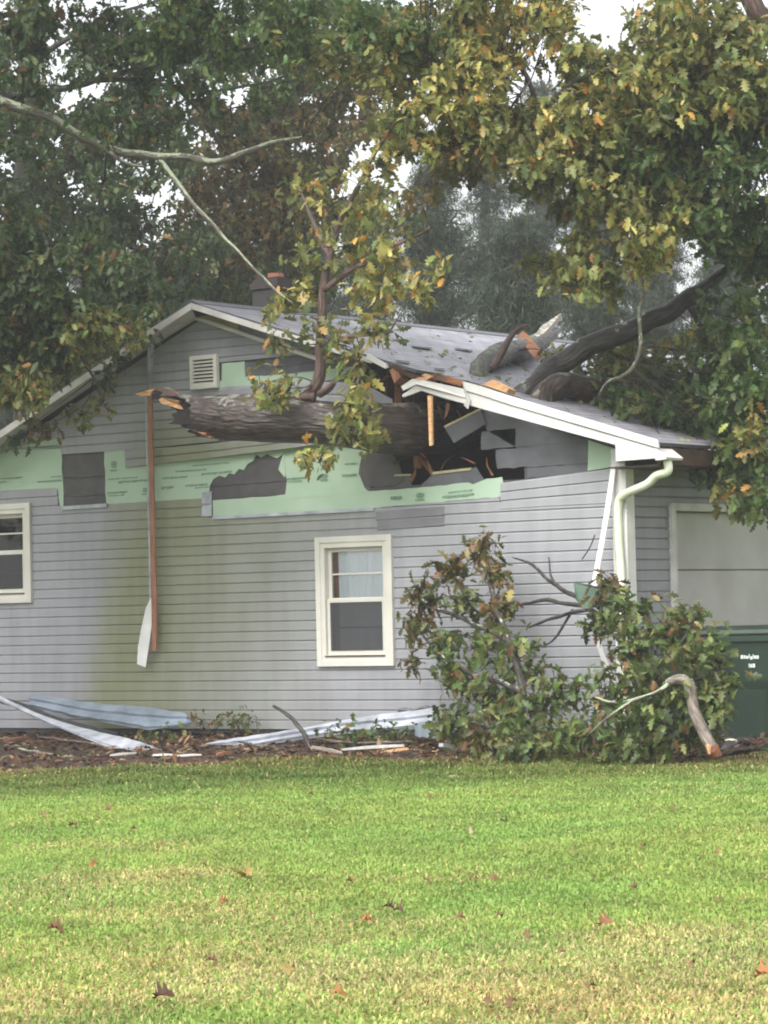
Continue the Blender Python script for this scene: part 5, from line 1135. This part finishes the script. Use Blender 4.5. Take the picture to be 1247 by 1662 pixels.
def weed(label, px, py, Y, h, n, pal, leaf, spread):
    b = P(px, py, Y); b[2] = float(bed_z(b[0], b[1])); t = thing('weed', label, 'weed', b, 'weeds at the foot of the wall'); tips = []; lines = []
    for i in range(n):
        e = b + np.array([random.uniform(-1, 1) * spread, random.uniform(-.5, .5) * spread, h * random.uniform(.5, 1)]); tips.append(e); lines.append([b + rng.normal(0, .02, 3) * (1, 1, 0), (b + e) / 2 + np.array([0, 0, h * .15]), e])
    mesh_np('foliage', *merge([sprays(np.array(tips), 6, leaf, pal, OAKC, .1), twig_geo(lines, .006, .003, (.08, .06, .035))]), MT['leaf'], t)
weed('tuft of dead brown weeds against the siding right of the blue grey panel', 345, 1182, -.25, .22, 8, 'orange', .06, .22)
weed('small green weed at the wall foot left of the black curved stick', 392, 1180, -.25, .26, 7, 'bush', .07, .12)
weed('low green weed sprouting under the middle of the pale panel', 570, 1200, -1.15, .2, 12, 'green', .08, .3)
weed('sparse green weed under the right half of the pale panel', 640, 1196, -.9, .2, 10, 'green', .08, .22)
weed('little weed below the right end of the blue grey panel', 262, 1198, -1.0, .12, 8, 'bush', .06, .25)
# leaf and bark litter all over the bed
def litter(n):
    x = rng.uniform(-11, 1.5, n); t = rng.random(n) ** .9; y0 = bed_y(x); y = y0 - .5 + (.48 - y0) * t
    z = bed_z(x, y) + rng.uniform(.004, .03, n)
    d = np.stack([rng.normal(0, 1, n), rng.normal(0, 1, n), rng.normal(0, .25, n)], 1); up = np.stack([rng.normal(0, .4, n), rng.normal(0, .4, n), np.ones(n)], 1)
    pal = np.array([(.16, .08, .04), (.10, .05, .03), (.24, .13, .06), (.05, .03, .02), (.30, .22, .13), (.09, .085, .035), (.035, .025, .02), (.05, .03, .022)]); c = pal[rng.integers(0, len(pal), n)] * rng.uniform(.35, 1.35, (n, 1))
    A = instance(OAKC, np.stack([x, y, z], 1), frames(d, up), rng.uniform(.03, .10, n), c)
    k = n // 2; i = rng.integers(0, n, k)
    B = instance(DIAM, np.stack([x[i] + rng.normal(0, .1, k), y[i], z[i]], 1), frames(d[i][:, [1, 0, 2]], up[i]), rng.uniform(.05, .2, k), c[i] * 1.1, rng.uniform(.15, .5, k))
    o = mesh_np('leaf_litter', *merge([A, B]), MT['dryleaf']); tag(o, 'brown leaf litter and bark bits strewn over the mulch along the wall', 'leaf litter', kind='stuff')
litter(6500)
def roof_litter(n):
    x = rng.uniform(RIDGE[0] + .2, EAVE[0] - .1, n * 3); y = rng.gamma(2.0, 1.6, n * 3) - .2; ok = (y < 9) & (rng.random(n * 3) < np.clip((x - RIDGE[0]) / 4, .15, 1)); x, y = x[ok][:n], y[ok][:n]; n = len(x)
    z = RIDGE[2] + MR * (x - RIDGE[0]) + .012; d = rng.normal(0, 1, (n, 3)) * (1, 1, .25); up = np.stack([rng.normal(.3, .3, n), rng.normal(0, .3, n), np.ones(n)], 1)
    tag(mesh_np('leaf_litter', *instance(OAKV[1], np.stack([x, y, z], 1), frames(d, up), rng.uniform(.07, .12, n), pick('olive', n)), MT['dryleaf']), 'scattered wet leaves lying on the grey shingles around the fallen limbs', 'leaf litter', kind='stuff')
roof_litter(420)
# ------------------------------------------------------------------ leafy branches torn down in front of the wall
def fallen_branch(label, limbs, clusters, pal, base):
    t = thing('fallen_branch', label, 'branch', base, 'leafy branches torn off the tree'); lp = []
    for pts, mat, sd in limbs:
        o, path = limb(t, pts, mat, n=7, wig=.03, seed=sd); lp += path
    crown(t, [(c[0], c[1], int(c[2] * 1.6), *c[3:]) for c in [cl_y(*c) for c in clusters]], lp, pal, OAK, .10, 9, name='foliage', droop=.35, maxtw=1.0, twigr=.007)
    return t
fallen_branch('leafy fallen branch with reddish tips leaning on the siding beside the curtained window',
  [([(868, 1215, -1.9, 6), (850, 1120, -1.5, 6), (825, 1040, -1.1, 5), (800, 960, -.8, 4), (785, 900, -.6, 2.5), (782, 875, -.55, 1.5)], 'bark_top', 1.),
   ([(825, 1040, -1.1, 4), (760, 1010, -.9, 3.4), (700, 985, -.75, 2.6), (660, 955, -.65, 1.6)], 'bark_top', 2.),
   ([(850, 1120, -1.5, 5), (780, 1100, -1.3, 4), (720, 1070, -1.0, 3), (680, 1020, -.8, 2)], 'bark_top', 3.),
   ([(868, 1215, -1.9, 5), (790, 1180, -1.6, 4), (720, 1170, -1.4, 2)], 'bark_top', 4.)],
  [(688, 965, -.7, 34, 30, 9, .15, 'bushred'), (730, 925, -.65, 34, 16, 7, .12, 'bushred'), (680, 1012, -.75, 24, 24, 6, .15, 'bushred'), (782, 890, -.55, 22, 24, 6, .12, 'bushred'), (800, 930, -.65, 24, 24, 6, .15, 'bushred'), (757, 985, -.8, 26, 20, 6, .15, 'bush'), (812, 985, -.8, 24, 34, 8, .15, 'bushred'), (715, 1040, -.9, 30, 26, 7, .15, 'bush'), (790, 1040, -1.0, 36, 34, 9, .2, 'bush'), (840, 1070, -1.2, 40, 40, 11, .2, 'bush'), (740, 1095, -1.1, 40, 36, 11, .2, 'bush'), (800, 1130, -1.4, 60, 40, 15, .25, 'bush'), (740, 1165, -1.5, 34, 30, 9, .2, 'bush'), (850, 1170, -1.7, 60, 50, 18, .3, 'bush'), (900, 1125, -1.5, 50, 40, 13, .25, 'bush'), (860, 1212, -2.0, 44, 24, 10, .25, 'bush'), (780, 1200, -1.7, 40, 22, 8, .2, 'bushred'), (925, 1190, -1.9, 40, 30, 9, .25, 'bush'), (668, 1075, -.5, 9, 10, 2, .05, 'orange')], 'bush', G(868, 1225))
fallen_branch('dense fallen branch with bare grey twigs piled in front of the green bins',
  [([(1075, 1205, -2.0, 8), (1040, 1110, -1.8, 7), (1000, 1030, -1.5, 6), (955, 985, -1.1, 5), (905, 950, -.7, 3.5), (860, 915, -.5, 2.2), (832, 903, -.42, 1.2)], 'bark_top', 1.),
   ([(955, 985, -1.1, 4), (890, 975, -.9, 3.4), (830, 985, -.7, 2.2), (806, 980, -.6, 1.2)], 'bark_top', 2.), ([(950, 990, -1.1, 3.4), (900, 1002, -1.0, 3), (860, 1020, -.9, 2)], 'bark_top', 3.), ([(905, 950, -.7, 2.2), (893, 930, -.65, 1.8), (888, 905, -.6, 1.2)], 'bark_top', 4.), ([(930, 990, -1.0, 2.6), (905, 1030, -1.0, 2), (880, 1050, -1.0, 1.2)], 'bark_top', 5.),
   ([(1040, 1110, -1.8, 6), (1090, 1060, -1.7, 4), (1125, 1010, -1.6, 2.5), (1122, 985, -1.6, 1.5)], 'bark_top', 6.), ([(1040, 1110, -1.8, 5), (1110, 1110, -1.9, 4), (1170, 1090, -1.9, 2)], 'bark_top', 7.), ([(1000, 1030, -1.5, 4), (1005, 980, -1.4, 3), (990, 940, -1.3, 1.5)], 'bark_top', 8.)],
  [(990, 955, -1.3, 22, 24, 7, .15, 'bushred'), (1018, 985, -1.4, 34, 34, 11, .2, 'bush'), (980, 1010, -1.4, 30, 24, 8, .2, 'bush'), (1030, 1040, -1.6, 50, 34, 14, .25, 'bush'), (1085, 1015, -1.6, 34, 30, 9, .2, 'bush'), (1118, 1005, -1.6, 18, 24, 5, .15, 'bush'), (1130, 1060, -1.8, 44, 38, 13, .25, 'bush'), (1060, 1100, -1.8, 50, 34, 13, .25, 'bush'), (990, 1120, -1.8, 50, 40, 12, .25, 'bush'), (1120, 1130, -1.9, 44, 30, 10, .25, 'bush'), (1060, 1165, -2.0, 56, 40, 15, .3, 'bush'), (990, 1185, -2.0, 50, 36, 12, .25, 'bush'), (1110, 1185, -1.9, 40, 28, 9, .25, 'bush'), (1040, 1205, -2.1, 60, 18, 9, .25, 'bush'), (1150, 1170, -1.7, 24, 26, 5, .2, 'bush'), (1165, 1130, -1.9, 28, 26, 6, .15, 'bush'), (1158, 1045, -1.8, 24, 26, 4, .15, 'bush'), (1172, 1085, -1.9, 18, 20, 3, .15, 'bush')], 'bush', G(1075, 1222))
mb = MB(); mb.prism([P(931, 945, -1.35), P(965, 951, -1.35), P(1000, 962, -1.3), P(990, 985, -1.35), P(945, 988, -1.4), P(936, 972, -1.4)], (0, .02, 0)); tag(mb.build('foam_scrap', noise_mat('dark_green_sheet', (.035, .075, .05), (.055, .10, .07), scale=8, rough=.6)), 'dark green foam scrap caught in the twigs of the dense fallen branch', 'foam scrap')
# the bare crooked limb and the log beside it
bl = thing('broken_limb', 'bare grey crooked limb standing with its orange broken end on the lawn edge', 'broken limb', G(1163, 1228))
limb(bl, [(1081, 1118, -2.05, 5), (1088, 1108, -2.05, 7), (1105, 1104, -2.05, 8.5), (1117, 1112, -2.05, 9), (1124, 1140, -2.05, 8.5), (1132, 1168, -2.05, 9.5), (1146, 1196, -2.05, 10.5), (1158, 1220, -2.05, 10.5)], 'bark_grey', n=12, rough=.15)
limb(bl, [(1088, 1110, -2.05, 5), (1062, 1125, -2.15, 3.5), (1025, 1138, -2.2, 3), (985, 1165, -2.25, 2.4), (955, 1192, -2.3, 1.2)], 'bark_lichen', name='side_branch', n=6)
limb(bl, [(1040, 1132, -2.17, 3), (1000, 1142, -2.1, 2.6), (968, 1134, -2.05, 2)], 'bark_lichen', name='side_branch', n=6)
mb = MB(); q0 = P(1157, 1215, -2.05); q1 = P(1165, 1230, -2.05); mb.tube([q0, (q0 + q1) / 2, q1], [.062, .066, .04], n=11, rough=.5, rfreq=14); mb.build('broken_end', MT['rust'], bl)
mb = MB(); q0 = P(1150, 1208, -2.13); q1 = P(1152, 1224, -2.13); mb.tube([q0, q1], [.03, .012], n=6, rough=.4); mb.build('splinter', MT['fresh'], bl)
lg = thing('log', 'short dark log with a pale lichen patch lying on the lawn before the bins', 'log', G(1195, 1232))
gz0 = G(1172, 1230); gz1 = G(1218, 1224)
mb = MB(); pth = [gz0 + (0, 0, .05), gz0 * .8 + gz1 * .2 + (0, 0, .075), gz0 * .5 + gz1 * .5 + (0, 0, .08), gz1 * .8 + gz0 * .2 + (0, 0, .075), gz1 + (0, 0, .06)]; mb.tube(pth, [.035, .062, .078, .075, .045], n=14, rough=.3, rfreq=9); mb.build('log_body', MT['bark_top'], lg, smooth=True)
mb = MB(); c = (pth[1] + pth[2]) / 2 + np.array([0, -.01, .068]); mb.tube([c - np.array([.06, 0, .0]), c, c + np.array([.06, .0, .002])], [.012, .03, .014], n=8, rough=.5, rfreq=15, flat=(1, .5)); mb.build('lichen_patch', MT['cream'], lg)
# ------------------------------------------------------------------ wheeled bins
def wheeled_bin(label, base, yaw, marks=True, dark_lid=False):
    t = thing('wheeled_bin', label, 'bin', base, 'green wheeled bins by the garage door')
    ca, sa = math.cos(yaw), math.sin(yaw)
    def W(u, v, z): k_ = 1.1; return (base[0] + k_ * (u * ca - v * sa), base[1] + k_ * (u * sa + v * ca), base[2] + k_ * z)
    def ring(u0, u1, h, z, r=.04, n=4):
        out = []
        for cx_, cy_, a0 in ((u1 - r, h - r, 0), (u0 + r, h - r, 90), (u0 + r, -h + r, 180), (u1 - r, -h + r, 270)):
            for k in range(n): a = math.radians(a0 + 90 * k / (n - 1)); out.append(W(cx_ + r * math.cos(a), cy_ + r * math.sin(a), z))
        return out
    def loft(name, R_, mat, par=t, cap=True):
        mb = MB(); n = len(R_[0]); v = [p for r in R_ for p in r]; f = [[j * n + k, j * n + (k + 1) % n, (j + 1) * n + (k + 1) % n, (j + 1) * n + k] for j in range(len(R_) - 1) for k in range(n)]
        if cap: f += [list(range(n - 1, -1, -1)), [(len(R_) - 1) * n + k for k in range(n)]]
        mb.add(v, f); return mb.build(name, mat, par, bevel=.004)
    body = loft('body', [ring(-.19, .19, .20, .03), ring(-.215, .205, .225, .40), ring(-.225, .212, .232, .53), ring(-.235, .245, .245, .60), ring(-.255, .275, .265, .93), ring(-.285, .305, .285, .935), ring(-.285, .305, .285, .985), ring(-.27, .29, .27, .985)], MT['bin'])
    lm = MT['bin_dark'] if dark_lid else MT['bin']
    lid = loft('lid', [ring(-.29, .315, .29, .988), ring(-.295, .32, .295, 1.005), ring(-.29, .30, .285, 1.035), ring(-.24, .22, .20, 1.06)], lm)
    mb = MB(); mb.tube([W(-.30, -.2, .95), W(-.36, -.2, .99), W(-.36, .2, .99), W(-.30, .2, .95)], [.016] * 4, n=8); mb.build('handle', lm, t)
    for s in (-1, 1):
        mb = MB(); n = 20
        mb.tube([W(-.17, s * .215, .115), W(-.17, s * .235, .115), W(-.17, s * .27, .115), W(-.17, s * .285, .115)], [.10, .115, .115, .10], n=n); wh = mb.build('wheel', MT['bin_dark'], t)
        mb = MB(); mb.tube([W(-.17, s * .285, .115), W(-.17, s * .292, .115)], [.05, .04], n=12); mb.build('hub', MT['bin'], wh)
    mb = MB(); mb.tube([W(-.17, -.215, .115), W(-.17, .215, .115)], [.012, .012], n=6); mb.build('axle', MT['bin_dark'], t)
    if marks:
        mb = MB()
        def vv(z): return -(.245 + (.265 - .245) * (z - .60) / .33) - .003
        u = -.02
        for wd, hh, dz in ((.020, .032, 0), (.016, .028, .002), (.020, .024, .0), (.007, .036, .004), (.018, .028, -.008), (.007, .036, 0), (.018, .026, 0), (.016, .028, -.002)):
            z = .79 + dz; mb.prism([W(u, vv(z), z), W(u + wd, vv(z), z), W(u + wd, vv(z + hh), z + hh), W(u, vv(z + hh), z + hh)], (sa * -.001, ca * .002, 0)); u += wd + .004
        u = .045
        for wd, hh in ((.008, .034), (.014, .03), (.020, .032)):
            z = .715; mb.prism([W(u, vv(z), z), W(u + wd, vv(z), z), W(u + wd, vv(z + hh), z + hh), W(u, vv(z + hh), z + hh)], (sa * -.001, ca * .002, 0)); u += wd + .005
        mb.build('marking', MT['mark'], body)
    return t
b1 = G(1211, 1219); b1[2] = gz(b1[0], b1[1])
wheeled_bin('dark green wheeled bin with worn white lettering on its side', b1, math.radians(30))
b2 = G(1128, 1220); b2[2] = gz(b2[0], b2[1])
wheeled_bin('green wheeled bin with black lid mostly hidden behind the leafy branch', b2, math.radians(34), False, True)
# ------------------------------------------------------------------ fallen leaves, one by one, on the lawn
LV = [(75, 1520, .10, 'r', 'reddish brown fallen leaf on the straw coloured grass at the left edge'), (250, 1636, .11, 'd', 'large dark brown curled leaf on the lawn at the bottom left'), (145, 1418, .09, 'o', 'orange leaf on the lawn left of the large yellow brown leaf'), (410, 1430, .14, 'y', 'large yellow brown oak leaf lying on the green lawn'), (352, 1476, .08, 'o', 'pale orange leaf on the lawn just below the large yellow brown one'), (585, 1508, .08, 'o', 'orange leaf on the dry grass in the middle of the lawn'), (642, 1488, .08, 'd', 'dark brown leaf on the lawn, left one of a close pair'), (657, 1491, .07, 'd', 'dark brown leaf on the lawn, right one of a close pair'), (1225, 1602, .12, 'o', 'bright rusty orange leaf on the lawn at the bottom right'), (480, 1582, .09, 'y', 'yellow leaf on the straw coloured grass near the bottom of the lawn'), (822, 1338, .09, 'd', 'dark upright leaf far up the green lawn toward the leafy branches'), (760, 1358, .06, 'p', 'pale pinkish leaf far up the green lawn'), (975, 1515, .10, 'r', 'brown leaf standing in the grass right of centre'), (535, 1628, .08, 'o', 'orange leaf at the very bottom of the lawn near the middle'),
      (690, 1437, .06, 's', 0), (772, 1437, .07, 's', 0), (792, 1435, .07, 's', 0), (806, 1497, .06, 's', 0), (1168, 1470, .06, 's', 0), (1042, 1385, .06, 's', 0), (1020, 1450, .07, 's', 0), (112, 1350, .08, 's', 0), (185, 1320, .08, 's', 0), (212, 1356, .06, 's', 0), (325, 1411, .05, 's', 0), (840, 1637, .07, 's', 0), (1130, 1575, .06, 's', 0), (802, 1642, .06, 's', 0), (956, 1620, .06, 's', 0), (332, 1572, .07, 's', 0), (738, 1502, .07, 's', 0), (852, 1525, .06, 's', 0), (70, 1330, .07, 's', 0), (95, 1420, .06, 's', 0), (1162, 1392, .06, 's', 0), (905, 1560, .05, 's', 0), (265, 1378, .06, 's', 0), (510, 1298, .07, 's', 0), (690, 1300, .07, 's', 0), (560, 1440, .06, 's', 0), (1090, 1320, .06, 's', 0)]
LC = dict(r=(.17, .07, .035), d=(.07, .03, .018), o=(.30, .125, .045), y=(.26, .17, .05), p=(.34, .22, .17), s=(.17, .09, .045))
for px, py, sz, k, lab in LV:
    p = G(px, py); p[2] += .026; az = random.random() * 6.283
    d = np.array([[math.cos(az), math.sin(az), random.uniform(-.2, .5)]]); up = np.array([[random.uniform(-.8, .8), random.uniform(-1.2, 0), 1]])
    tv, tf = OAK; tv2 = tv.copy(); tv2[:, 2] += .9 * (tv[:, 1] ** 2) * 4 + .2 * np.sin(tv[:, 0] * 3); tv2[:, 1] *= 1.25
    v, L, S, C = instance((tv2, tf), p[None], frames(d, up), np.array([sz * .85]), np.array([LC[k]]) * random.uniform(.8, 1.2))
    o = mesh_np('fallen_leaf', v - p, L, S, C, MT['dryleaf'], off=np.zeros(3)); o.location = p
    tag(o, lab or 'small curled brown leaf lying in the lawn grass', 'leaf', 'fallen leaves scattered on the lawn')
# ------------------------------------------------------------------ damp air
mb = MB(); mb.box((-115, -58, -2.5), (115, 155, 34)); hz = mb.build('haze', [])
hz.data.materials.clear(); hm = bpy.data.materials.new('haze'); hm.use_nodes = True; ht = hm.node_tree; ht.nodes.clear()
hv = ht.nodes.new('ShaderNodeVolumePrincipled'); hv.inputs['Density'].default_value = .0013; hv.inputs['Color'].default_value = (.97, .98, .97, 1); hv.inputs['Anisotropy'].default_value = .2
ho = ht.nodes.new('ShaderNodeOutputMaterial'); ht.links.new(hv.outputs[0], ho.inputs['Volume']); hz.data.materials.append(hm); hz['kind'] = 'stuff'
